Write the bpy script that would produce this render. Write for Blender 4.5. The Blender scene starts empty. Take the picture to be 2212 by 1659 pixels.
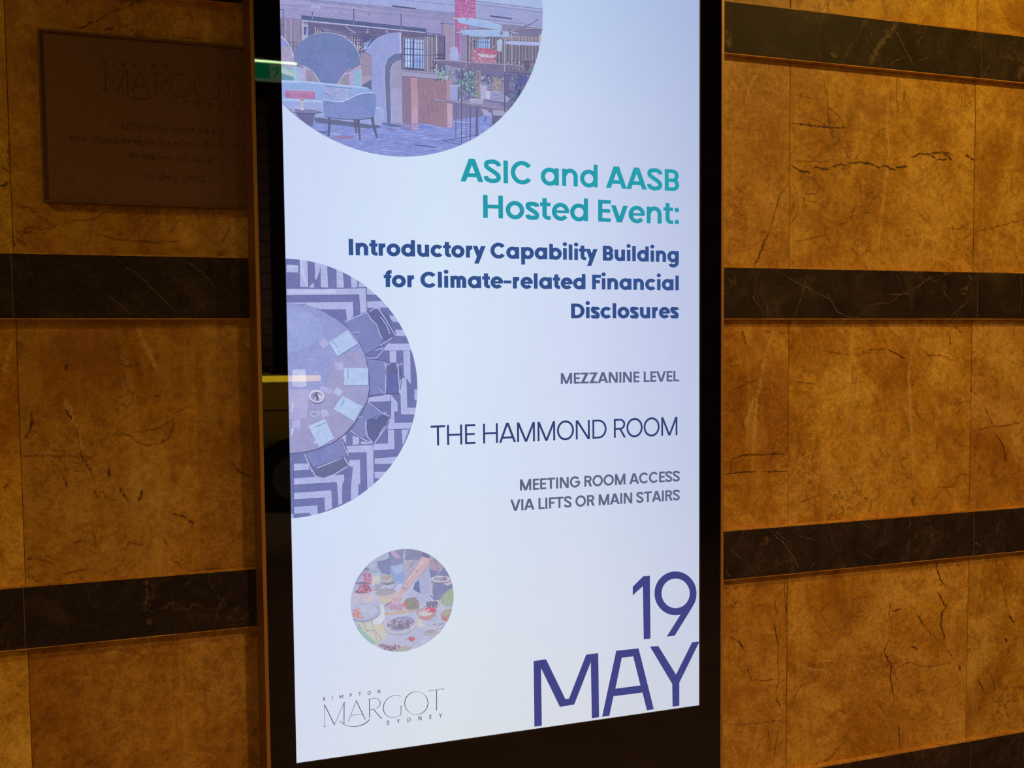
import bpy, bmesh, math, random
from mathutils import Vector, Matrix
from mathutils.geometry import tessellate_polygon
from math import sin, cos, pi, radians

sc = bpy.context.scene
C = sc.collection

# ------------------------------------------------------------------ camera, light, exposure
CAM_H, D_WALL, D_SCREEN = 1.55, 1.56, 1.50      # eye height; distance to the stone wall; to the display glass
cam = bpy.data.cameras.new('camera'); camo = bpy.data.objects.new('camera', cam); C.objects.link(camo)
sc.camera = camo
FPX = 1778.68
cam.sensor_fit = 'HORIZONTAL'; cam.sensor_width = 36.0; cam.lens = FPX/2212*36
cam.clip_start = 0.02; cam.clip_end = 200
YAW, PITCH, ROLL = 0.27969568, 0.04478044, -0.00963233
_f = Vector((sin(YAW)*cos(PITCH), cos(YAW)*cos(PITCH), -sin(PITCH)))
_r = Vector((cos(YAW), -sin(YAW), 0)); _u = _r.cross(_f)
RT = cos(ROLL)*_r + sin(ROLL)*_u; UP = -sin(ROLL)*_r + cos(ROLL)*_u
camo.matrix_world = Matrix(((RT.x, UP.x, -_f.x, 0), (RT.y, UP.y, -_f.y, -D_WALL), (RT.z, UP.z, -_f.z, CAM_H), (0, 0, 0, 1)))

world = bpy.data.worlds.new('world'); sc.world = world; world.use_nodes = True
world.node_tree.nodes['Background'].inputs[0].default_value = (1.0, 0.55, 0.30, 1)
world.node_tree.nodes['Background'].inputs[1].default_value = 0.010

sc.view_settings.view_transform = 'Standard'; sc.view_settings.look = 'None'
sc.view_settings.exposure = 0.0; sc.view_settings.gamma = 1.0; sc.view_settings.use_curve_mapping = False
sc.cycles.max_bounces = 6

AMBER = (1.0, 0.62, 0.13)
EXG, EXE = 1.6, 22.0      # brightness of the exit sign's faces and of its glowing edge
def lamp(name, loc, target, watts, size, colour=AMBER, angle=100, blend=0.9):
    l = bpy.data.lights.new(name, 'SPOT'); l.energy = watts; l.color = colour; l.shadow_soft_size = size
    l.spot_size = radians(angle); l.spot_blend = blend
    o = bpy.data.objects.new(name, l); C.objects.link(o); o.location = loc
    o.rotation_euler = (Vector(target)-Vector(loc)).to_track_quat('-Z', 'Y').to_euler()
    return o
lamp('downlight', (1.75, -1.10, 3.02), (1.45, 0, 1.25), 46, 0.012)
lamp('downlight', (3.2, -3.0, 2.75), (1.0, 0, 1.4), 21, 0.06)
lamp('downlight', (-1.75, -1.10, 3.02), (-1.3, 0, 1.25), 29, 0.012)
lamp('floor_fill', (1.2, -2.25, 3.5), (1.2, -2.1, 0), 190, 0.08, (1.0, 0.60, 0.38), 120)  # unseen lamp added to brighten the floor mirrored in the lower bezel
lamp('car_fill', (-0.6, -4.3, 4.2), (-0.4, -6.8, 0.7), 360, 0.2, (1.0, 0.86, 0.66), 60)  # unseen lamp added under the ceiling to brighten the mirrored car
lamp('facade_lamp', (-0.6, -8.2, 2.2), (-0.4, -11.0, 3.0), 120, 0.2, (1.0, 0.75, 0.62), 100)

# ------------------------------------------------------------------ helpers
def lin(c):
    c = c/255.0
    return c/12.92 if c <= 0.04045 else ((c+0.055)/1.055)**2.4
def L3(c): return (lin(c[0]), lin(c[1]), lin(c[2]), 1.0)

def ray(px, py):
    d = RT*((px-1106)/FPX) + UP*(-(py-829.5)/FPX) + _f
    return d/d.y
def on_screen(px, py):                     # picture point -> (x, z) on the display plane
    d = ray(px, py); return (d.x*D_SCREEN, CAM_H+d.z*D_SCREEN)
def on_wall(px, py, D=D_WALL):
    d = ray(px, py); return (d.x*D, CAM_H+d.z*D)

def obj(name, me, mat=None, parent=None, loc=None):
    o = bpy.data.objects.new(name, me); C.objects.link(o)
    if mat is not None:
        for m in (mat if isinstance(mat, (list, tuple)) else [mat]): me.materials.append(m)
    if loc is not None: o.location = loc
    if parent is not None: o.parent = parent
    return o
def empty(name, loc=(0, 0, 0)):
    o = bpy.data.objects.new(name, None); C.objects.link(o); o.location = loc; o.empty_display_size = .05
    return o
def tag(o, label=None, cat=None, group=None, kind=None):
    if label: o['label'] = label
    if cat: o['category'] = cat
    if group: o['group'] = group
    if kind: o['kind'] = kind
    return o
def mesh(verts, faces, name='m', smooth=False):
    me = bpy.data.meshes.new(name); me.from_pydata([tuple(v) for v in verts], [], faces); me.update()
    if smooth:
        for p in me.polygons: p.use_smooth = True
    return me
def box_data(x0, x1, y0, y1, z0, z1):
    v = [(x0,y0,z0),(x1,y0,z0),(x1,y1,z0),(x0,y1,z0),(x0,y0,z1),(x1,y0,z1),(x1,y1,z1),(x0,y1,z1)]
    return v, [(0,3,2,1),(4,5,6,7),(0,1,5,4),(1,2,6,5),(2,3,7,6),(3,0,4,7)]
def boxes(bs):
    V, F = [], []
    for b in bs:
        v, f = box_data(*b); n = len(V); V += v; F += [tuple(i+n for i in q) for q in f]
    return mesh(V, F)
def bev_box(x0, x1, y0, y1, z0, z1, b=0.002, seg=2):
    bm = bmesh.new(); v, f = box_data(x0, x1, y0, y1, z0, z1)
    vs = [bm.verts.new(p) for p in v]
    for q in f: bm.faces.new([vs[i] for i in q])
    bmesh.ops.bevel(bm, geom=bm.edges[:], offset=b, segments=seg, affect='EDGES', profile=0.5)
    me = bpy.data.meshes.new('m'); bm.to_mesh(me); bm.free(); return me
def prism(pts, y0, y1):                    # outline in (x, z), extruded along Y
    n = len(pts); V = [(x, y0, z) for x, z in pts]+[(x, y1, z) for x, z in pts]
    F = [tuple(range(n))[::-1], tuple(range(n, 2*n))]+[(i, (i+1) % n, (i+1) % n+n, i+n) for i in range(n)]
    bm = bmesh.new(); vs = [bm.verts.new(p) for p in V]
    for q in F: bm.faces.new([vs[i] for i in q])
    bmesh.ops.recalc_face_normals(bm, faces=bm.faces[:])
    me = bpy.data.meshes.new('m'); bm.to_mesh(me); bm.free(); return me

class Nodes:
    def __init__(s, name):
        s.m = bpy.data.materials.new(name); s.m.use_nodes = True; s.t = s.m.node_tree; s.t.nodes.clear()
        s.out = s.n('ShaderNodeOutputMaterial')
    def n(s, typ, **kw):
        nd = s.t.nodes.new(typ)
        for k, v in kw.items():
            if k.startswith('i_'): nd.inputs[k[2:].replace('_', ' ')].default_value = v
            else: setattr(nd, k, v)
        return nd
    def l(s, a, b): s.t.links.new(a, b)
    def math(s, op, a, b=None, clamp=False):
        nd = s.n('ShaderNodeMath', operation=op); nd.use_clamp = clamp
        for i, v in enumerate((a, b)):
            if v is None: continue
            if isinstance(v, (int, float)): nd.inputs[i].default_value = v
            else: s.l(v, nd.inputs[i])
        return nd.outputs[0]
    def ramp(s, fac, stops, interp='LINEAR'):
        nd = s.n('ShaderNodeValToRGB'); cr = nd.color_ramp; cr.interpolation = interp
        while len(cr.elements) < len(stops): cr.elements.new(0.5)
        for e, (p, c) in zip(cr.elements, stops):
            e.position = p; e.color = c if len(c) == 4 else (*c, 1)
        s.l(fac, nd.inputs[0]); return nd.outputs[0]
    def mix(s, typ, fac, a, b):
        nd = s.n('ShaderNodeMix', data_type='RGBA', blend_type=typ)
        for i, v in ((0, fac), (6, a), (7, b)):
            if isinstance(v, (int, float)): nd.inputs[i].default_value = v
            elif isinstance(v, tuple): nd.inputs[i].default_value = v if len(v) == 4 else (*v, 1)
            else: s.l(v, nd.inputs[i])
        return nd.outputs[2]
    def noise(s, vec, scale, detail=4, rough=0.5, dist=0.0):
        nd = s.n('ShaderNodeTexNoise', i_Scale=scale, i_Detail=detail, i_Roughness=rough, i_Distortion=dist)
        s.l(vec, nd.inputs['Vector']); return nd.outputs['Fac']
    def bsdf(s, base=None, rough=0.5, metal=0.0, bump=None, bstr=0.2, bdist=0.001, spec=0.5):
        p = s.n('ShaderNodeBsdfPrincipled')
        if isinstance(base, tuple): p.inputs['Base Color'].default_value = base if len(base) == 4 else (*base, 1)
        elif base is not None: s.l(base, p.inputs['Base Color'])
        if isinstance(rough, (int, float)): p.inputs['Roughness'].default_value = rough
        else: s.l(rough, p.inputs['Roughness'])
        p.inputs['Metallic'].default_value = metal
        p.inputs['Specular IOR Level'].default_value = spec
        if bump is not None:
            b = s.n('ShaderNodeBump', i_Strength=bstr, i_Distance=bdist); s.l(bump, b.inputs['Height']); s.l(b.outputs[0], p.inputs['Normal'])
        s.l(p.outputs[0], s.out.inputs['Surface']); return p

def obj_coords(N, jitter=True):
    tc = N.n('ShaderNodeTexCoord'); oi = N.n('ShaderNodeObjectInfo')
    if not jitter: return tc.outputs['Object'], oi
    mu = N.n('ShaderNodeVectorMath', operation='MULTIPLY_ADD')
    cb = N.n('ShaderNodeCombineXYZ')
    for i, k in enumerate((41.0, 17.0, 73.0)): N.l(N.math('MULTIPLY', oi.outputs['Random'], k), cb.inputs[i])
    N.l(tc.outputs['Object'], mu.inputs[0]); mu.inputs[1].default_value = (1, 1, 1); N.l(cb.outputs[0], mu.inputs[2])
    return mu.outputs[0], oi

def mat_marble():
    N = Nodes('honey_marble'); v, oi = obj_coords(N)
    big = N.noise(v, 3.2, 6, 0.55, 1.4)
    col = N.ramp(big, [(0.32, (0.47, 0.205, 0.018)), (0.48, (0.66, 0.345, 0.038)), (0.64, (0.82, 0.49, 0.085))])
    mid = N.noise(v, 17, 12, 0.80, 0.9)
    col = N.mix('MULTIPLY', 1.0, col, N.ramp(mid, [(0.34, (0.62, 0.50, 0.38)), (0.50, (0.95, 0.92, 0.9)), (0.66, (1.16, 1.18, 1.5))]))
    fine = N.noise(v, 85, 8, 0.8)
    col = N.mix('MULTIPLY', 0.9, col, N.ramp(fine, [(0.36, (0.66, 0.58, 0.5)), (0.52, (1, 1, 1)), (0.68, (1.16, 1.18, 1.6))]))
    # granular web of pale grains in places
    wg = N.n('ShaderNodeTexNoise', i_Scale=30.0, i_Detail=4.0); N.l(v, wg.inputs['Vector'])
    dg = N.n('ShaderNodeVectorMath', operation='MULTIPLY_ADD'); N.l(wg.outputs['Color'], dg.inputs[0]); dg.inputs[1].default_value = (0.05, 0.05, 0.05); N.l(v, dg.inputs[2])
    vg = N.n('ShaderNodeTexVoronoi', feature='DISTANCE_TO_EDGE', i_Scale=60.0); N.l(dg.outputs[0], vg.inputs['Vector'])
    gg = N.math('MULTIPLY', N.ramp(vg.outputs['Distance'], [(0.0, (1, 1, 1)), (0.12, (0, 0, 0))]), N.ramp(N.noise(v, 3.6, 4, 0.6), [(0.50, (0, 0, 0)), (0.64, (0.40,)*3)]))
    col = N.mix('MIX', gg, col, (0.80, 0.50, 0.17))
    grit = N.noise(v, 260, 4, 0.7)
    col = N.mix('MULTIPLY', 0.8, col, N.ramp(grit, [(0.34, (0.74, 0.68, 0.6)), (0.5, (1, 1, 1)), (0.68, (1.14, 1.15, 1.3))]))
    # cloudy red-brown stains
    st = N.noise(v, 5.5, 9, 0.65, 2.2)
    col = N.mix('MIX', N.ramp(st, [(0.55, (0, 0, 0)), (0.68, (0.65, 0.65, 0.65))]), col, (0.42, 0.165, 0.022))
    # vertical pale streaks
    mp = N.n('ShaderNodeMapping'); mp.inputs['Scale'].default_value = (9, 1, 1.3); mp.inputs['Rotation'].default_value = (0, 0.08, 0); N.l(v, mp.inputs[0])
    sk = N.noise(mp.outputs[0], 1.6, 6, 0.6, 0.8)
    col = N.mix('MIX', N.ramp(sk, [(0.56, (0, 0, 0)), (0.70, (0.42, 0.42, 0.42))]), col, (0.86, 0.56, 0.13))
    # hairline cracks
    wv = N.n('ShaderNodeTexNoise', i_Scale=7.0, i_Detail=6.0, i_Roughness=0.7); N.l(v, wv.inputs['Vector'])
    dv = N.n('ShaderNodeVectorMath', operation='MULTIPLY_ADD'); N.l(wv.outputs['Color'], dv.inputs[0]); dv.inputs[1].default_value = (0.28, 0.28, 0.28); N.l(v, dv.inputs[2])
    vo = N.n('ShaderNodeTexVoronoi', feature='DISTANCE_TO_EDGE', i_Scale=4.4); N.l(dv.outputs[0], vo.inputs['Vector'])
    line = N.ramp(vo.outputs['Distance'], [(0.0, (1, 1, 1)), (0.022, (0, 0, 0))])
    gate = N.ramp(N.noise(v, 6.5, 4, 0.6), [(0.50, (0, 0, 0)), (0.62, (1, 1, 1))])
    lf = N.math('MULTIPLY', N.math('MULTIPLY', line, gate), 0.85)
    col = N.mix('MIX', lf, col, (0.22, 0.08, 0.02))
    col = N.mix('MULTIPLY', 1.0, col, oi.outputs['Color'])
    N.bsdf(col, N.ramp(mid, [(0.3, (0.5,)*3), (0.7, (0.36,)*3)]), bump=fine, bstr=0.08, spec=0.3)
    return N.m
def mat_dark_stone():
    N = Nodes('dark_vein_marble'); v, oi = obj_coords(N)
    a = N.noise(v, 9, 10, 0.7, 1.2)
    col = N.ramp(a, [(0.28, (0.018, 0.012, 0.010)), (0.52, (0.038, 0.025, 0.020)), (0.75, (0.078, 0.054, 0.038))])
    b = N.noise(v, 4, 8, 0.7, 2.0)
    col = N.mix('MIX', N.ramp(b, [(0.56, (0, 0, 0)), (0.74, (0.6, 0.6, 0.6))]), col, (0.10, 0.075, 0.045))
    wv = N.n('ShaderNodeTexNoise', i_Scale=9.0, i_Detail=5.0); N.l(v, wv.inputs['Vector'])
    dv = N.n('ShaderNodeVectorMath', operation='MULTIPLY_ADD'); N.l(wv.outputs['Color'], dv.inputs[0]); dv.inputs[1].default_value = (0.2, 0.2, 0.2); N.l(v, dv.inputs[2])
    vo = N.n('ShaderNodeTexVoronoi', feature='DISTANCE_TO_EDGE', i_Scale=7.0); N.l(dv.outputs[0], vo.inputs['Vector'])
    line = N.ramp(vo.outputs['Distance'], [(0.0, (1, 1, 1)), (0.014, (0, 0, 0))])
    gate = N.ramp(N.noise(v, 5, 3, 0.5), [(0.5, (0, 0, 0)), (0.66, (1, 1, 1))])
    col = N.mix('MIX', N.math('MULTIPLY', N.math('MULTIPLY', line, gate), 0.5), col, (0.24, 0.16, 0.10))
    fine = N.noise(v, 160, 4, 0.7)
    col = N.mix('MULTIPLY', 0.7, col, N.ramp(fine, [(0.35, (0.6,)*3), (0.65, (1.35,)*3)]))
    N.bsdf(col, 0.5, bump=fine, bstr=0.05, spec=0.15)
    return N.m
def mat_vein(name, colour, strength, scale=60):
    N = Nodes(name); tc = N.n('ShaderNodeTexCoord'); at = N.n('ShaderNodeAttribute', attribute_name='fade')
    ns = N.ramp(N.noise(tc.outputs['Object'], scale, 5, 0.7), [(0.34, (0.0,)*3), (0.52, (1,)*3)])
    f = N.math('MULTIPLY', N.math('MULTIPLY', at.outputs['Fac'], ns), strength, True)
    p = N.n('ShaderNodeBsdfPrincipled', i_Roughness=0.45); p.inputs['Base Color'].default_value = (*colour, 1); p.inputs['Specular IOR Level'].default_value = 0.3
    tr = N.n('ShaderNodeBsdfTransparent'); mx = N.n('ShaderNodeMixShader')
    N.l(f, mx.inputs[0]); N.l(tr.outputs[0], mx.inputs[1]); N.l(p.outputs[0], mx.inputs[2]); N.l(mx.outputs[0], N.out.inputs['Surface'])
    return N.m
def mat_plain(name, colour, rough=0.5, metal=0.0, noise=0.12, scale=40, spec=0.5, bump=0.0):
    N = Nodes(name); v, oi = obj_coords(N, False)
    n = N.noise(v, scale, 5, 0.6)
    col = N.mix('MULTIPLY', 1.0, (*colour, 1), N.ramp(n, [(0.3, (1-noise,)*3), (0.7, (1+noise,)*3)]))
    N.bsdf(col, rough, metal, bump=n if bump else None, bstr=bump, spec=spec)
    return N.m
def mat_emit_attr(name, grain=0.0):
    N = Nodes(name); at = N.n('ShaderNodeAttribute', attribute_name='Col')
    col = at.outputs['Color']
    if grain:
        tc = N.n('ShaderNodeTexCoord')
        n = N.noise(tc.outputs['Object'], 220, 4, 0.7)
        col = N.mix('MULTIPLY', 1.0, col, N.ramp(n, [(0.3, (1-grain, 1-grain, 1-grain*0.6)), (0.7, (1+grain, 1+grain, 1+grain*0.6))]))
        n2 = N.noise(tc.outputs['Object'], 45, 4, 0.6)
        col = N.mix('MULTIPLY', 1.0, col, N.ramp(n2, [(0.3, (1-grain*.8, 1-grain*.5, 1-grain*0.3)), (0.7, (1+grain*.8, 1+grain*.5, 1+grain*0.3))]))
    e = N.n('ShaderNodeEmission'); N.l(col, e.inputs[0]); N.l(e.outputs[0], N.out.inputs['Surface'])
    return N.m
def mat_emit(name, colour, k=1.0, mottle=0.06, scale=120):
    N = Nodes(name); tc = N.n('ShaderNodeTexCoord')
    n = N.noise(tc.outputs['Object'], scale, 3, 0.6)
    col = N.mix('MULTIPLY', 1.0, (*colour[:3], 1), N.ramp(n, [(0.3, (1-mottle,)*3), (0.7, (1+mottle,)*3)]))
    e = N.n('ShaderNodeEmission'); N.l(col, e.inputs[0]); e.inputs[1].default_value = k; N.l(e.outputs[0], N.out.inputs['Surface'])
    return N.m
def mat_glass(name='cover_glass', ior=1.6):
    N = Nodes(name)
    fr = N.n('ShaderNodeFresnel', i_IOR=ior); geo = N.n('ShaderNodeNewGeometry')
    f = N.math('MULTIPLY', fr.outputs[0], N.math('SUBTRACT', 1.0, geo.outputs['Backfacing']))
    tr = N.n('ShaderNodeBsdfTransparent'); gl = N.n('ShaderNodeBsdfGlossy', i_Roughness=0.015)
    mx = N.n('ShaderNodeMixShader'); N.l(f, mx.inputs[0]); N.l(tr.outputs[0], mx.inputs[1]); N.l(gl.outputs[0], mx.inputs[2])
    N.l(mx.outputs[0], N.out.inputs['Surface']); return N.m

M_MARBLE = mat_marble(); M_DARK = mat_dark_stone()
M_VDARK = mat_vein('dark_vein', (0.11, 0.05, 0.02), 1.25, 110)
M_VBROWN = mat_vein('brown_vein', (0.25, 0.10, 0.02), 0.75, 110)
M_VPALE = mat_vein('pale_vein', (0.92, 0.60, 0.15), 0.8)
M_VGREY = mat_vein('grey_vein', (0.20, 0.14, 0.10), 0.8, 90)
M_GROUT = mat_plain('grout', (0.42, 0.20, 0.03), 0.9); M_POINT = mat_plain('grey_pointing', (0.14, 0.10, 0.05), 0.9)
M_TRIM = mat_plain('tan_metal_trim', (0.50, 0.255, 0.070), 0.42, 0.25, 0.05)
M_BRONZE = mat_plain('bronze_plate', (0.215, 0.108, 0.075), 0.62, 0.15, 0.18, 300, 0.3, 0.15)
M_BLACK = mat_plain('black_bezel', (0.003, 0.0025, 0.003), 0.8, 0, 0.1, spec=0.0)
M_HOUSE = mat_plain('black_housing', (0.02, 0.018, 0.018), 0.5)
M_GASKET = mat_plain('grey_gasket', (0.06, 0.07, 0.09), 0.4)
M_GLASS = mat_glass()
M_BG = mat_emit_attr('screen_background', 0.012)
M_PIC = mat_emit_attr('screen_picture', 0.10)

# ------------------------------------------------------------------ setting: wall of marble panels and dark stone bands
JX = [-1.908, -1.4115, -0.914, -0.4165, 0.0799, 0.5780, 1.0764, 1.5714, 2.068, 2.566, 3.062]
BANDS = [(2.825, 2.720), (2.2613, 2.1572), (1.7127, 1.6059), (1.1526, 1.0482), (0.6008, 0.4950), (0.10, 0.0)]   # (top, bottom), top course first
TOPZ = 3.60
PROUD = 0.013
wall = empty('wall_back'); tag(wall, kind='structure')
core = obj('mortar_bed', boxes([(JX[0]-.002, JX[-1]+.002, 0.018, 0.20, 0, TOPZ)]), M_GROUT, wall)
random.seed(5)
panels = []
rows = [(BANDS[0][0], TOPZ)]+[(BANDS[i+1][0], BANDS[i][1]) for i in range(len(BANDS)-1)]
TINT = {  # (row, column): tint of that panel of stone
    (2, 2): (1.08, 1.16, 0.9), (3, 2): (1.16, 1.16, .8), (4, 2): (1.22, 1.30, 1.0), (5, 2): (1.3, 1.36, 1.0),
    (2, 3): (.92, .90, .9), (3, 3): (.93, .92, .9), (4, 3): (.93, .92, 1), (1, 6): (1.05, 1.1, .8), (1, 7): (1.0, 1.02, .8), (1, 5): (1.05, 1.1, .9),
    (2, 5): (1.06, 1.08, 1.3), (2, 6): (1.0, 1.02, 1.0), (2, 7): (1.04, 1.1, 1.2), (3, 5): (1, .99, .9), (3, 6): (1.04, 1.06, .9),
    (4, 5): (1, 1, .9), (4, 6): (1.02, 1.04, .9), (4, 7): (.95, 1.0, .8)}
for r, (z0, z1) in enumerate(rows):
    for c in range(len(JX)-1):
        x0, x1 = JX[c], JX[c+1]; g = 0.00045
        cx, cz = (x0+x1)/2, (z0+z1)/2
        hw, hh = (x1-x0)/2-g, (z1-z0)/2+0.001
        me = bev_box(-hw, hw, 0, 0.018, -hh, hh, 0.0006, 1)
        o = obj('marble_panel', me, M_MARBLE, wall, (cx, random.uniform(-.0004, .0004), cz))
        t = TINT.get((r, c), (random.uniform(.92, 1.06),)*3); o.color = (*t, 1)
        panels.append((x0, x1, z0, z1, o))
BX = [JX[0], -0.4165, 1.5735, JX[-1]]
slabs = []
for (zt, zb) in BANDS:
    for i in range(3):
        x0, x1 = BX[i], BX[i+1]; cx, cz = (x0+x1)/2, (zt+zb)/2
        me = bev_box(-(x1-x0)/2+.0008, (x1-x0)/2-.0008, 0, PROUD+.017, -(zt-zb)/2, (zt-zb)/2, 0.0008, 1)
        o = obj('dark_stone_slab', me, M_DARK, wall, (cx, -PROUD, cz)); slabs.append((x0, x1, zb, zt, o))
    # thin marble fillets that finish the band above and below
    for nm, a, b in (('marble_fillet', zt, zt+0.0025), ('marble_fillet', zb-0.0018, zb)):
        if a <= 0: continue
        o = obj(nm, boxes([(BX[0], BX[-1], -PROUD+.0005, 0.01, a, b)]), M_MARBLE, wall)
        o.color = (0.98, 0.94, 1.0, 1)
for zt, zb in BANDS:                      # pale pointing in the slab joints
    for x in BX[1:-1]:
        obj('pointing', boxes([(x-.0008, x+.0008, -PROUD+.0006, .01, zb+.0005, zt-.0005)]), M_POINT, wall)

floor = obj('floor', boxes([(-6, 7, -14, 0.2, -0.1, 0)]), mat_plain('brown_floor', (0.46, 0.32, 0.22), 0.5, 0, 0.2, 6)); tag(floor, kind='structure')
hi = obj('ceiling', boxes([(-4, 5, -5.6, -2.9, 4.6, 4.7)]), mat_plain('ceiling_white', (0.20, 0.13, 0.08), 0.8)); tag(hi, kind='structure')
ceil_ = obj('ceiling', boxes([(-1.95, 3.1, -2.9, 0.2, TOPZ, TOPZ+.1)]), mat_plain('ceiling_paint', (0.20, 0.13, 0.08), 0.8)); tag(ceil_, kind='structure')

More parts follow.
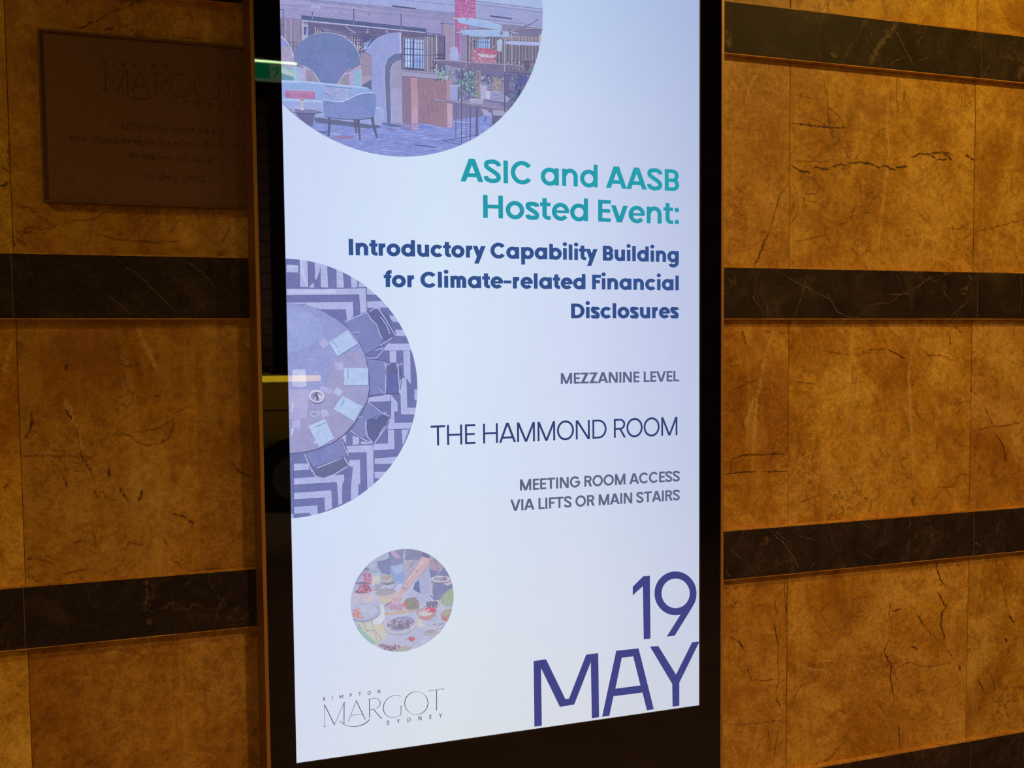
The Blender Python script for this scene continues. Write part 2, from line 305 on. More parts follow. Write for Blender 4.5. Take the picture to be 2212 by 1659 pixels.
# ------------------------------------------------------------------ veins in the stone (soft edged inlays, from the photograph)
VEINS = [  # frame, material, width, polylines
 ('R1', 'D', 15, [[(465,985),(520,1020),(590,1030)],[(600,1000),(640,1000),(690,1015)],[(690,1005),(760,978),(800,990)],[(800,975),(870,968),(930,975),(1005,1003)],[(1010,985),(1050,1000),(1090,1020)],[(1090,1000),(1160,995)]]),
 ('R1', 'D', 9, [[(1180,938),(1240,915),(1310,925)],[(1290,915),(1390,908),(1440,928)],[(1300,925),(1330,950)],[(1380,915),(1430,960)],[(1500,928),(1560,950)],[(1330,955),(1400,950)],[(470,735),(560,745),(640,755),(720,760),(800,762)],[(1550,480),(1568,512)],[(240,1595),(270,1540),(310,1440),(340,1380)],[(1510,920),(1560,962)]]),
 ('R1', 'B', 7, [[(980,778),(1040,772)],[(340,1380),(370,1270),(400,1160),(455,1090)],[(640,425),(660,470),(680,560),(690,680),(705,800),(740,870)],[(690,640),(760,700),(785,760)],[(1100,430),(1095,560),(1110,700)],[(490,560),(590,590)],[(1145,530),(1140,610)],[(540,1050),(600,1060),(640,1120),(610,1160),(545,1150),(550,1220),(560,1280)],[(560,1200),(630,1210),(680,1250)],[(1570,1385),(1700,1350),(1858,1310)],[(740,1345),(810,1325)],[(875,860),(880,900),(850,960)],[(740,930),(680,965),(470,960)],[(800,900),(810,960)],[(550,910),(610,960)],[(1120,760),(1170,820),(1130,850)],[(1270,857),(1310,857)],[(890,1268),(945,1266)],[(1480,1440),(1550,1385)],[(480,1445),(640,1410),(700,1390)],[(235,380),(240,420)],[(345,370),(330,400)],[(470,1215),(500,1290),(470,1330)],[(1395,1360),(1470,1365),(1550,1320)]]),
 ('R1', 'P', 26, [[(1045,560),(1040,760),(1048,900),(1035,1050),(1015,1200),(1000,1340),(985,1500),(990,1600)],[(1480,820),(1500,880),(1470,900)],[(280,400),(215,520),(190,620)]]),
 ('R2', 'D', 8, [[(60,1285),(110,1280),(150,1275),(200,1268),(265,1265)],[(310,1268),(380,1262),(445,1268)],[(110,1190),(180,1165),(300,1165),(360,1160),(440,1165)],[(1040,535),(1090,560),(1130,585),(1165,590)],[(760,1432),(780,1418)],[(900,1420),(925,1438)],[(1680,1035),(1730,1100),(1750,1210)]]),
 ('R2', 'B', 9, [[(170,410),(190,480),(210,550)],[(300,428),(350,432)],[(660,545),(730,560),(820,570)],[(890,550),(950,560)],[(920,540),(1040,535)],[(1240,530),(1290,575),(1360,570),(1440,605)],[(1200,870),(1230,940),(1260,980)],[(1545,1025),(1650,1000),(1780,990),(1858,960)],[(120,780),(200,740),(270,715)],[(90,640),(150,630)],[(1330,1050),(1340,1150)],[(1450,1300),(1490,1280),(1535,1290)],[(520,1450),(640,1410)],[(1440,395),(1500,450)],[(1410,450),(1420,510)],[(870,390),(900,430)],[(490,730),(620,745)],[(1620,880),(1670,990)],[(1350,1360),(1440,1355)],[(110,1190),(105,1280)],[(430,1190),(435,1250)],[(1180,1410),(1200,1470)],[(800,1470),(840,1500)],[(945,1440),(940,1520)]]),
 ('R2', 'P', 22, [[(365,410),(320,540),(290,680)],[(262,800),(225,880),(190,1000)],[(290,680),(262,820),(245,980),(235,1160)],[(860,650),(865,760),(830,900),(820,1050)],[(1215,410),(1185,560),(1165,700),(1180,1000),(1190,1200),(1195,1370)],[(1060,400),(1110,460)],[(1100,1180),(1120,1280)]]),
 ('R3', 'D', 10, [[(1360,375),(1385,370),(1385,420),(1400,480),(1425,520),(1395,530)],[(1385,560),(1410,610),(1442,660),(1415,700),(1410,780),(1432,850),(1425,900)],[(1100,640),(1090,700),(1085,720)],[(1100,690),(1170,670)],[(1090,860),(1060,930),(1080,990),(1105,1030),(1095,1090),(1110,1160),(1120,1240)],[(1260,700),(1310,785)],[(1745,360),(1760,410)],[(1640,1110),(1680,1195)],[(1725,1100),(1745,1180)],[(380,770),(400,860),(405,920)],[(390,1220),(420,1280)],[(445,620),(455,700)],[(1230,900),(1265,930)],[(1150,1400),(1155,1540)],[(1520,1020),(1530,1055)],[(1830,710),(1860,760)],[(150,860),(195,930)],[(1800,850),(1820,870),(1810,890)]]),
 ('R3', 'B', 8, [[(1430,900),(1480,970),(1510,1000)],[(1100,740),(1105,790),(1095,860)],[(1780,370),(1820,395),(1790,410)],[(1765,420),(1780,500),(1800,560),(1810,640),(1830,710)],[(1300,950),(1305,980)],[(385,620),(395,720)],[(445,470),(440,560),(455,620)],[(405,920),(400,1000),(410,1100),(390,1190)],[(70,840),(150,860)],[(100,640),(125,670),(160,610)],[(385,1005),(460,1015)],[(200,1000),(240,1110),(330,1115),(410,1105)],[(70,1380),(200,1385),(330,1370),(430,1360)],[(415,1400),(390,1500),(375,1620)],[(340,1400),(350,1480)],[(560,1125),(510,1200),(500,1270)],[(1120,1050),(1210,1000),(1300,1030),(1400,1020),(1480,1000)],[(800,1500),(720,1600),(600,1640)],[(1450,380),(1500,380),(1535,430)],[(1640,1270),(1660,1300)],[(1260,690),(1240,660)],[(1310,785),(1400,870)],[(190,805),(220,815)],[(1330,1100),(1350,1140)],[(1260,1180),(1320,1175)],[(1825,900),(1830,960)]]),
 ('R3', 'P', 18, [[(490,1000),(600,1050),(720,1055)],[(640,990),(760,1000)]]),
 ('L1', 'D', 10, [[(185,1060),(192,1120),(178,1190),(140,1238)],[(390,1060),(430,1120)],[(655,1390),(655,1480)],[(720,1530),(740,1580),(780,1620)],[(850,1540),(830,1610)],[(925,985),(965,978)],[(965,1245),(985,1240)],[(420,795),(395,800),(395,830)],[(365,870),(400,885)]]),
 ('L1', 'B', 9, [[(430,1120),(470,1220),(490,1350),(540,1430),(575,1490)],[(640,1205),(720,1205),(780,1220),(820,1260),(880,1275),(960,1265),(1010,1230),(1040,1160),(1035,1120),(940,1175),(870,1190),(780,1200)],[(130,1345),(220,1335),(330,1340),(480,1340)],[(1380,1400),(1450,1450),(1520,1465)],[(620,1540),(640,1600)],[(380,1450),(410,1540)],[(1050,1080),(1130,1045)],[(700,770),(760,805),(850,790)],[(560,1540),(590,1600)],[(1450,1450),(1380,1370)],[(640,1600),(700,1600)],[(60,1500),(20,1540)]]),
 ('L1', 'P', 22, [[(820,560),(870,680),(920,790),(950,850)],[(390,1000),(470,1200),(500,1330)],[(20,860),(70,660)]]),
 ('L2', 'D', 9, [[(1080,20),(1180,45),(1240,80),(1230,110)],[(165,315),(220,310)]]),
 ('L2', 'B', 10, [[(220,310),(300,335),(350,350)],[(400,415),(500,390),(600,380)],[(800,260),(830,210),(900,225),(960,260)],[(1090,310),(1150,350),(1180,380)],[(1190,395),(1350,385),(1560,375),(1650,355)],[(610,130),(615,240)],[(290,290),(350,330)],[(470,210),(540,200)],[(1050,180),(1080,240)],[(1550,60),(1580,110)],[(1320,1150),(1350,1170)],[(360,60),(430,40)]]),
 ('L0', 'D', 8, [[(480,185),(560,160),(620,130),(690,95)],[(800,50),(860,20),(900,5)],[(660,195),(735,180)],[(0,1060),(40,1080),(60,1110)],[(0,1190),(30,1185),(60,1160)],[(430,5),(438,15)]]),
 ('L0', 'B', 9, [[(690,95),(740,65),(800,50)],[(900,5),(960,-5)],[(1170,240),(1260,250)],[(100,1310),(200,1335),(240,1380),(290,1400),(320,1440)],[(320,1440),(400,1440),(480,1410),(600,1400),(700,1340)],[(90,1480),(200,1490),(300,1495)],[(620,1500),(760,1530),(900,1540),(1000,1550),(1150,1540)],[(60,890),(55,1080)],[(1200,60),(1230,140)],[(1490,80),(1500,140)],[(60,380),(75,390)],[(1150,1400),(1080,1500)],[(1400,1600),(1480,1440)]]),
 ('R1', 'G', 9, [[(1200,400),(1160,320),(1100,205),(1080,170)],[(790,350),(810,290),(845,240)],[(650,70),(655,130)],[(1210,270),(1250,215)],[(1040,400),(1080,370),(1140,340)],[(1560,270),(1580,330)],[(630,150),(650,130)],[(940,190),(945,240)],[(1220,370),(1290,340)]]),
 ('R1', 'G', 34, [[(1100,140),(1040,210),(980,290),(935,390)],[(75,180),(90,210),(85,290)],[(1855,400),(1820,470)],[(700,320),(740,340)]]),
 ('R2', 'G', 8, [[(380,70),(500,140),(600,190),(700,240),(740,310),(800,345),(860,350),(920,300)],[(920,300),(980,265),(1060,260),(1120,210),(1230,160),(1290,110),(1360,95)],[(1030,212),(1180,205)],[(565,95),(520,250),(480,350)],[(320,255),(325,350)],[(250,90),(250,180),(240,240),(290,300)],[(1380,130),(1375,190),(1395,230),(1430,250)],[(1410,355),(1460,300),(1520,260)],[(1835,95),(1842,200),(1825,330)],[(130,80),(130,170)],[(680,200),(720,270)],[(1090,90),(1120,130)]]),
 ('R3', 'G', 8, [[(65,270),(180,370),(270,460)],[(70,430),(110,480)],[(340,180),(430,260),(490,340),(540,440)],[(520,220),(640,250)],[(1205,110),(1222,150),(1190,190)],[(1220,220),(1200,290),(1210,350)],[(1780,110),(1750,220)],[(930,330),(1000,370)],[(630,380),(600,430)],[(380,190),(470,270)],[(910,130),(1000,200)]]),
 ('L1', 'G', 7, [[(680,140),(750,210),(830,265),(900,330),(970,400),(1060,495)],[(630,370),(720,440),(790,500)],[(1100,170),(1200,240),(1290,340)]]),
 ('L2', 'G', 9, [[(930,660),(940,600),(940,480)],[(1370,780),(1400,640),(1440,550)],[(1190,490),(1210,470)],[(780,740),(1010,815)],[(550,850),(570,860)],[(960,760),(1020,820)]]),
 ('L2', 'G', 40, [[(950,700),(965,740)],[(925,455),(950,480)]]),
]
FR = {'R1': (1540, 0, .36168), 'R2': (1540, 560, .36168), 'R3': (1540, 1080, .34909), 'L1': (0, 500, .36171), 'L2': (0, 1100, .33696), 'L0': (0, 0, .3375)}
random.seed(11)
def ribbon(pts, w, lift):
    """soft-edged, slightly jagged ribbon along pts (x, z), half width w"""
    P = []
    for (a, b) in zip(pts[:-1], pts[1:]):
        n = max(2, int(math.hypot(b[0]-a[0], b[1]-a[1])/0.0045))
        for i in range(n): t = i/n; P.append((a[0]+(b[0]-a[0])*t+random.uniform(-1, 1)*.0014, a[1]+(b[1]-a[1])*t+random.uniform(-1, 1)*.0014))
    P.append(pts[-1]); V, F, A = [], [], []
    for i, p in enumerate(P):
        q0, q1 = P[max(0, i-1)], P[min(len(P)-1, i+1)]
        dx, dz = q1[0]-q0[0], q1[1]-q0[1]; l = math.hypot(dx, dz) or 1; nx, nz = -dz/l, dx/l
        e = min(1, 0.35+min(i, len(P)-1-i)/max(1, len(P)*.25)); ww = w*e*random.uniform(.45, 1.5)
        V += [(p[0]+nx*ww, lift, p[1]+nz*ww), (p[0], lift-.00005, p[1]), (p[0]-nx*ww, lift, p[1]-nz*ww)]
        A += [0, min(1, .5+e*.5), 0]
        if i: b = 3*i; F += [(b-3, b, b+1, b-2), (b-2, b+1, b+2, b-1)]
    return V, F, A
acc = {}
for fr, mk, w, lines in VEINS:
    ox, oy, s = FR[fr]
    for ln in lines:
        dst = slabs if mk == 'G' else panels
        D = D_WALL-PROUD if mk == 'G' else D_WALL
        pts = [on_wall(ox+x*s, oy+y*s, D) for x, y in ln]
        mx, mz = pts[len(pts)//2]
        tgt = next((t for t in dst if t[0] <= mx <= t[1] and t[2] <= mz <= t[3]), None)
        if not tgt: continue
        x0, x1, z0, z1, o = tgt
        pts = [(min(max(x, x0+.001), x1-.001)-o.location.x, min(max(z, z0+.001), z1-.001)-o.location.z) for x, z in pts]
        if math.hypot(pts[0][0]-pts[-1][0], pts[0][1]-pts[-1][1]) < 1e-4: continue
        d = acc.setdefault((o.name, mk), [o, [], [], []])
        V, F, A = ribbon(pts, w*s*.001*(.9 if w > 20 else .60 if mk == 'D' else .7), -.0008-.00012*(len(d[1]) % 7)); n = len(d[1])
        d[1].extend(V); d[2].extend(tuple(i+n for i in q) for q in F); d[3].extend(A)
VM = {'D': M_VDARK, 'B': M_VBROWN, 'P': M_VPALE, 'G': M_VGREY}
for (nm, mk), (o, V, F, A) in acc.items():
    me = mesh(V, F); at = me.attributes.new('fade', 'FLOAT', 'POINT'); at.data.foreach_set('value', [float(a) for a in A])
    tag(obj('vein', me, VM[mk], o), {'D': 'dark jagged vein', 'B': 'thin brown vein', 'P': 'pale streak', 'G': 'pale vein in the dark stone'}[mk])

# ------------------------------------------------------------------ lettering made from strokes (cap height = 1)
def rect(x0, y0, x1, y1): return [[(x0, y0), (x1, y0), (x1, y1), (x0, y1)]]
def bar(x0, y0, x1, y1, h): return [[(x0, y0), (x0+h, y0), (x1+h, y1), (x1, y1)]]      # slanted bar with level ends, h wide
def arc(cx, cy, rx, ry, a0, a1, w, n=None, w2=None):                                   # rx, ry: outer radii
    n = n or max(6, int(abs(a1-a0)/9)); w2 = w if w2 is None else w2; out = []; pr = None
    for i in range(n+1):
        a = radians(a0+(a1-a0)*i/n); c, s = cos(a), sin(a)
        cur = ((cx+rx*c, cy+ry*s), (cx+(rx-w)*c, cy+(ry-w2)*s))
        if pr: out.append([pr[0], cur[0], cur[1], pr[1]])
        pr = cur
    return out
def spline_stroke(pts, w):
    P = []
    for i in range(len(pts)-1):
        p0, p1, p2, p3 = pts[max(0, i-1)], pts[i], pts[i+1], pts[min(len(pts)-1, i+2)]
        for k in range(6):
            t = k/6
            P.append(tuple(.5*((2*p1[j])+(-p0[j]+p2[j])*t+(2*p0[j]-5*p1[j]+4*p2[j]-p3[j])*t*t+(-p0[j]+3*p1[j]-3*p2[j]+p3[j])*t**3) for j in (0, 1)))
    P.append(pts[-1]); return stroke(P, w)
def stroke(P, w):
    out, pr = [], None
    for i, p in enumerate(P):
        a, b = P[max(0, i-1)], P[min(len(P)-1, i+1)]
        dx, dy = b[0]-a[0], b[1]-a[1]; l = math.hypot(dx, dy) or 1
        ww = w[i] if isinstance(w, list) else w
        o = (-dy/l*ww/2, dx/l*ww/2); cur = ((p[0]+o[0], p[1]+o[1]), (p[0]-o[0], p[1]-o[1]))
        if pr: out.append([pr[0], cur[0], cur[1], pr[1]])
        pr = cur
    return out
def sglyph(W, H, w, y0=0):
    c = W/2; r = w/2
    pts = [(W-r*.9, H*.73), (W-r-.03*W, H*.83), (c+.12*W, H-r*1.0), (c-.08*W, H-r), (r+.05*W, H*.86), (r+.02*W, H*.70), (c-.14*W, H*.575), (c+.14*W, H*.45), (W-r-.02*W, H*.31), (W-r-.05*W, H*.15), (c+.10*W, r), (c-.12*W, r), (r+.03*W, H*.16), (r*.9, H*.28)]
    return [[(x, y+y0) for x, y in q] for q in spline_stroke(pts, w)]
def glyph(ch, w, xh=.77, st='P'):
    R, A = rect, arc; h = w*1.12
    inter = st == 'I'
    if ch == 'A':
        W, hh = (.94, w*1.16); k = .5
        cb = .2; t = W/2
        return bar(0, 0, t-hh*.56, 1, hh)+bar(W-hh, 0, t-hh*.44, 1, hh)+R(.22, cb, W-.22, cb+w*.92), W, .01, .01
    if ch == 'B':
        W = .68; H2 = .49; q = R(0, 0, w, 1)
        q += R(0, 1-w*.9, W-.28, 1)+R(0, H2-w*.4, W-.26, H2+w*.45)+R(0, 0, W-.26, w*.9)
        rt = (1-H2+w*.45)/2; rb = (H2+w*.45)/2
        q += A(W-.30, 1-rt, .28, rt, -90, 90, w, None, w*.9)+A(W-.27, rb, .27, rb, -90, 90, w, None, w*.9)
        return q, W, .10, .05
    if ch == 'C': return A(.48, .5, .48, .52, 38, 322, w), .92, .055, .03
    if ch == 'D':
        W = .84; return R(0, 0, w, 1)+R(0, 1-w*.92, W-.48, 1)+R(0, 0, W-.48, w*.92)+A(W-.48, .5, .48, .5, -90, 90, w, None, w*.92), W, .10, .055
    if ch == 'E': return R(0, 0, w, 1)+R(0, 0, .56, w*.9)+R(0, 1-w*.9, .56, 1)+R(0, .5-w*.42, .53, .5+w*.46), .56, .10, .04
    if ch == 'F': return R(0, 0, w, 1)+R(0, 1-w*.9, .56, 1)+R(0, .42, .50, .42+w*.88), .56, .10, .02
    if ch == 'G': return A(.48, .5, .48, .52, 40, 335, w)+R(.50, .42, .94, .42+w*.9)+R(.94-w*.95, .28, .94, .45), .94, .055, .05
    if ch == 'H': return R(0, 0, w, 1)+R(.81-w, 0, .81, 1)+R(0, .5-w*.42, .81, .5+w*.46), .81, .10, .10
    if ch == 'I': return R(0, 0, w, 1), w, .10, .10
    if ch == 'K': return R(0, 0, w, 1)+bar(w*.6, .42, .70-h*1.2, 1, h*1.2)+bar(.76-h*1.2, 0, .22, .58, h*1.2), .74, .10, .01
    if ch == 'L': return R(0, 0, w, 1)+R(0, 0, .56, w*.9), .56, .10, .02
    if ch == 'M':
        W = 1.0; return R(0, 0, w, 1)+R(W-w, 0, W, 1)+bar(.5-h*.5, 0 if inter else .18, 0, 1, h)+bar(.5-h*.5, 0 if inter else .18, W-h, 1, h), W, .10, .10
    if ch == 'N': return R(0, 0, w, 1)+R(.82-w, 0, .82, 1)+bar(.82-h*1.1, 0, 0, 1, h*1.1), .82, .10, .10
    if ch == 'O': return A(.49, .5, .49, .52, 0, 360, w), .98, .055, .055
    if ch == 'P': return R(0, 0, w, 1)+R(0, 1-w*.92, .36, 1)+R(0, .40, .36, .40+w*.92)+A(.35, .70, .31, .30, -90, 90, w, None, w*.92), .66, .10, .03
    if ch == 'R': return R(0, 0, w, 1)+R(0, 1-w*.92, .36, 1)+R(0, .42, .38, .42+w*.92)+A(.37, .71, .31, .29, -90, 90, w, None, w*.92)+bar(.72-h*1.05, 0, .30, .48, h*1.05), .72, .10, .03
    if ch == 'S': return sglyph(.70, 1.02, w, -.01), .70, .05, .05
    if ch == 'T': return R(0, 1-w*.92, .76, 1)+R(.38-w/2, 0, .38+w/2, 1), .76, .05, .05
    if ch == 'V': return bar(.46-h*.55, 0, 0, 1, h)+bar(.46-h*.45, 0, .92-h, 1, h), .92, .01, .01
    if ch == 'W': return bar(.30-h*.5, 0, 0, 1, h)+bar(.30-h*.5, 0, .60-h*.5, 1, h)+bar(.90-h*.5, 0, .60-h*.5, 1, h)+bar(.90-h*.5, 0, 1.2-h, 1, h), 1.2, .01, .01
    if ch == 'Y': return bar(.42-h*.5, .40, 0, 1, h)+bar(.42-h*.5, .40, .84-h, 1, h)+R(.42-w/2, 0, .42+w/2, .46), .84, .01, .01
    if ch == 'Z': return R(0, 0, .72, w*.9)+R(0, 1-w*.9, .72, 1)+bar(.02, w*.4, .70-h*1.25, 1-w*.4, h*1.25), .72, .065, .065
    if ch == '0': return R(0, .25, w, .75)+R(.56-w, .25, .56, .75)+A(.28, .74, .28, .27, 0, 180, w)+A(.28, .26, .28, .27, 180, 360, w), .56, .06, .06
    if ch == '1': return R(.26, 0, .26+w, 1)+bar(0, .72, .26, 1, h), .34, .10, .12
    if ch == '2': return R(0, 0, .58, w*.95)+bar(0, w*.3, .40, .60, h*1.3)+A(.29, .72, .29, .29, -35, 175, w), .58, .06, .06
    if ch == '-': return R(0, .33, .46, .33+w*.8), .46, .06, .06
    if ch == ':': return A(w*.56, w*.56, w*.56, w*.56, 0, 360, w*.56)+A(w*.56, xh-w*.56, w*.56, w*.56, 0, 360, w*.56), w*1.12, .08, .0
    rx, ry = .385, (xh+.04)/2; cy = xh/2; W = .78
    if ch == 'o': return A(rx, cy, rx, ry, 0, 360, w), rx*2, .05, .05
    if ch == 'a': return A(rx, cy, rx, ry, 0, 360, w)+R(W-w*.96, 0, W, xh), W, .05, .09
    if ch == 'd': return A(rx, cy, rx, ry, 0, 360, w)+R(W-w*.96, 0, W, 1.03), W, .05, .09
    if ch == 'b': return A(W-rx, cy, rx, ry, 0, 360, w)+R(0, 0, w*.96, 1.03), W, .09, .05
    if ch == 'p': return A(W-rx, cy, rx, ry, 0, 360, w)+R(0, -.37, w*.96, xh), W, .09, .05
    if ch == 'g': return A(rx, cy, rx, ry, 0, 360, w)+R(W-w*.96, .0, W, xh)+A(rx+.02, 0, W-rx-.02, .38, 0, -150, w, None, w), W, .05, .09
    if ch == 'c': return A(rx, cy, rx, ry, 40, 320, w), .73, .05, .02
    if ch == 'e': return A(rx, cy, rx*.97, ry, 2, 322, w)+R(w*.5, cy-w*.28, .74, cy+w*.34), .74, .05, .04
    if ch == 's': return sglyph(.58, xh+.03, w, -.015), .58, .04, .04
    if ch == 'i': return R(0, 0, w*.96, xh)+A(w*.48, 1.03, w*.56, w*.56, 0, 360, w*.56), w*.96, .09, .09
    if ch == 'l': return R(0, 0, w*.96, 1.03), w*.96, .09, .09
    if ch == 't': return R(.10, w*.8, .10+w, .97)+R(0, xh-w*.85, .45, xh)+A(.10+.26, .24, .26, .24, 180, 270, w, None, w*.9)+R(.33, 0, .45, w*.9), .45, .03, .03
    if ch == 'f': return R(.10, 0, .10+w, .80)+R(0, xh-w*.85, .42, xh)+A(.10+.27, .80, .27, .28, 90, 180, w, None, w*.9)+R(.35, 1.08-w*.9, .44, 1.08), .44, .03, .01
    if ch == 'r': return R(0, 0, w*.96, xh)+A(.40, xh-.36, .40, .38, 95, 170, w), .44, .09, .01
    if ch in 'nh': return R(0, 0, w*.96, 1.03 if ch == 'h' else xh)+A(.35, xh-.33, .335, .35, 0, 180, w)+R(.685-w, 0, .685, xh-.32), .685, .09, .09
    if ch == 'u': return R(.68-w, 0, .68, xh)+A(.34, .34, .34, .36, 180, 360, w)+R(0, .33, w, xh), .68, .09, .09
    if ch == 'm': return R(0, 0, w*.96, xh)+A(.30, xh-.29, .285, .31, 0, 180, w)+R(.585-w, 0, .585, xh-.28)+A(.585-w+.285, xh-.29, .285, .31, 0, 180, w)+R(1.155-2*w, 0, 1.155-w, xh-.28), 1.155-w, .09, .09
    if ch == 'v': return bar(.375-h*.55, 0, 0, xh, h)+bar(.375-h*.45, 0, .75-h, xh, h), .75, .01, .01
    if ch == 'y': return bar(.375-h*.45, .02, 0, xh, h)+bar(.375-h*.47-.17, -.37, .76-h, xh, h), .76, .01, .01
    return [], .3, 0, 0
WORDS = []
def layout(text, w, width, xs=1.0, gap=0.0, space=.27, st='P'):
    """quads of a line, cap height 1, tracked so that it is `width` long"""
    G = [glyph(c, w, st=st) for c in text]
    nat = -(G[0][2]+G[-1][3])*xs; n = 0
    for c, g in zip(text, G): nat += (space if c == ' ' else g[1]+g[2]+g[3])*xs
    tr = (width-nat)/max(1, len(text)-1)
    x = -G[0][2]*xs; out = []; WORDS.clear(); WORDS.append([])
    for c, g in zip(text, G):
        if c == ' ': x += space*xs+tr; WORDS.append([]); continue
        x += g[2]*xs
        L = [[(x+px*xs, py) for px, py in q] for q in g[0]]; out += L; WORDS[-1] += L
        x += (g[1]+g[3])*xs+tr
    return out, tr
def quads_mesh(quads, place, depth=None):
    V, F = [], []
    for q in quads:
        a = sum(q[i][0]*q[(i+1) % len(q)][1]-q[(i+1) % len(q)][0]*q[i][1] for i in range(len(q)))
        if abs(a) < 1e-12: continue
        if a < 0: q = q[::-1]
        n = len(V); k = len(q); P = [place(*p) for p in q]
        V += P; F.append(tuple(range(n, n+k)))
        if depth:
            V += [(p[0], p[1]+depth, p[2]) for p in P]
            F += [(n+(i+1) % k, n+i, n+i+k, n+(i+1) % k+k) for i in range(k)]
    return mesh(V, F)

# ------------------------------------------------------------------ the display totem
YS = -(D_WALL-D_SCREEN)                        # lit panel plane
SX0, SX1, SZ0, SZ1 = 0.0213, 0.8262, 0.8073, 2.2440
BX0, BX1, BZ1 = -0.0228, 0.8745, 2.2900        # black glass border
tot = empty('display_totem', (0.42, -0.03, 0))
tag(tot, 'tall black edged lit display showing a white event poster before the marble wall', 'display')
def tp(name, me, mat): return obj(name, me, mat, tot, None)
tot_inv = Vector((-0.42, 0.03, 0))
def tpart(name, me, mat, label=None, parent=None):
    o = obj(name, me, mat, parent or tot)
    if parent is None: o.location = tot_inv
    if label: o['label'] = label
    return o
tpart('housing', boxes([(BX0+.002, BX1-.002, YS+.006, -.0175, 0.0, BZ1-.002)]), M_HOUSE)
tpart('bezel', boxes([(BX0, SX0-.001, YS, YS+.005, 0.02, BZ1), (SX1+.001, BX1, YS, YS+.005, 0.02, BZ1), (SX0-.001, SX1+.001, YS, YS+.005, 0.02, SZ0-.001), (SX0-.001, SX1+.001, YS, YS+.005, SZ1+.001, BZ1)]), M_BLACK)
tpart('screen_gasket', boxes([(SX1, SX1+.0022, YS-.0006, YS+.001, SZ0-.0016, SZ1), (SX0, SX1, YS-.0006, YS+.001, SZ0-.0016, SZ0), (SX0-.0006, SX0, YS-.0006, YS+.001, SZ0, SZ1)]), M_GASKET, 'thin grey line round the lit screen')
# trim: front lip and splayed flank
def trim_profile(side, flank=False):
    s = -1 if side < 0 else 1
    xi = BX0 if side < 0 else BX1
    pts = [(xi, YS-.003), (xi+s*.0060, YS-.003), (xi+s*.0066, YS-.0020), (xi+s*.0066, YS+.004), (xi, YS+.004)]
    if flank: pts = [(xi+s*.0066, YS-.0016), (xi+s*(.0193 if side < 0 else .010), -.0145), (xi+s*(.0183 if side < 0 else .009), -.0145), (xi+s*.0056, YS+.003)]
    V = [(x, y, z) for z in (0, BZ1+.006) for x, y in pts]; n = len(pts)
    F = [tuple(range(n)), tuple(range(2*n-1, n-1, -1))]+[(i, i+n, (i+1) % n+n, (i+1) % n) for i in range(n)]
    bm = bmesh.new(); vs = [bm.verts.new(p) for p in V]
    for q in F: bm.faces.new([vs[i] for i in q])
    bmesh.ops.recalc_face_normals(bm, faces=bm.faces[:])
    me = bpy.data.meshes.new('m'); bm.to_mesh(me); bm.free(); return me
tpart('trim', trim_profile(-1), M_TRIM, 'tan metal edge trim on the left')
tpart('trim', trim_profile(1), M_TRIM, 'tan metal edge trim on the right')
M_FLANK = mat_plain('trim_metal_painted_shade', (0.25, 0.115, 0.028), 0.5, 0.2, 0.05)  # same metal as the trim, with the flank's shade put into the colour
tpart('side_return', trim_profile(-1, True), M_FLANK, 'side return of the trim, shade painted in as brown'); tpart('side_return', trim_profile(1, True), M_FLANK, 'side return of the trim, shade painted in as brown')
tpart('trim', boxes([(BX0, BX1, YS-.003, -.0145, BZ1, BZ1+.006)]), M_TRIM, 'tan metal edge trim across the top')
# lit panel: printed background tint, with viewing-angle falloff baked into the colours
def lerp(a, b, t): return [a[i]+(b[i]-a[i])*t for i in range(3)]
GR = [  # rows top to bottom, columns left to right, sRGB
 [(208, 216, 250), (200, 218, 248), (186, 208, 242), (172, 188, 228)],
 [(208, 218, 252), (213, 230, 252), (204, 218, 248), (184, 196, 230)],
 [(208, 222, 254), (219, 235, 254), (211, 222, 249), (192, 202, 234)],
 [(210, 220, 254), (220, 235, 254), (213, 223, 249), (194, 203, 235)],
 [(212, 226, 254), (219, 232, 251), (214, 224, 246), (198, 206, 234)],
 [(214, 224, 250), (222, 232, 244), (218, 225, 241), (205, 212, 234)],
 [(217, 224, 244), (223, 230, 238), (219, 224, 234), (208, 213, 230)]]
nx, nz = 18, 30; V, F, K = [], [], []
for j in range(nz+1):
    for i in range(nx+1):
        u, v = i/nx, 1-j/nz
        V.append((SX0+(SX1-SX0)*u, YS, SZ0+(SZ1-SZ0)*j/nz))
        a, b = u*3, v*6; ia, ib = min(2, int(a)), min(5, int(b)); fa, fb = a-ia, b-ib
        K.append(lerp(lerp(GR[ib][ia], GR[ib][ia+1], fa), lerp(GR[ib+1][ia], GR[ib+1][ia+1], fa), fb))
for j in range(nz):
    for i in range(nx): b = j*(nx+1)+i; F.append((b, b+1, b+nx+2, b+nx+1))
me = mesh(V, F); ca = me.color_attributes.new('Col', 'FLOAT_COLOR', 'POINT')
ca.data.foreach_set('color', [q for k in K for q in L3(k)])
panel = tpart('screen_panel', me, M_BG, 'lit white poster background with a pale blue tint and painted viewing-angle falloff')

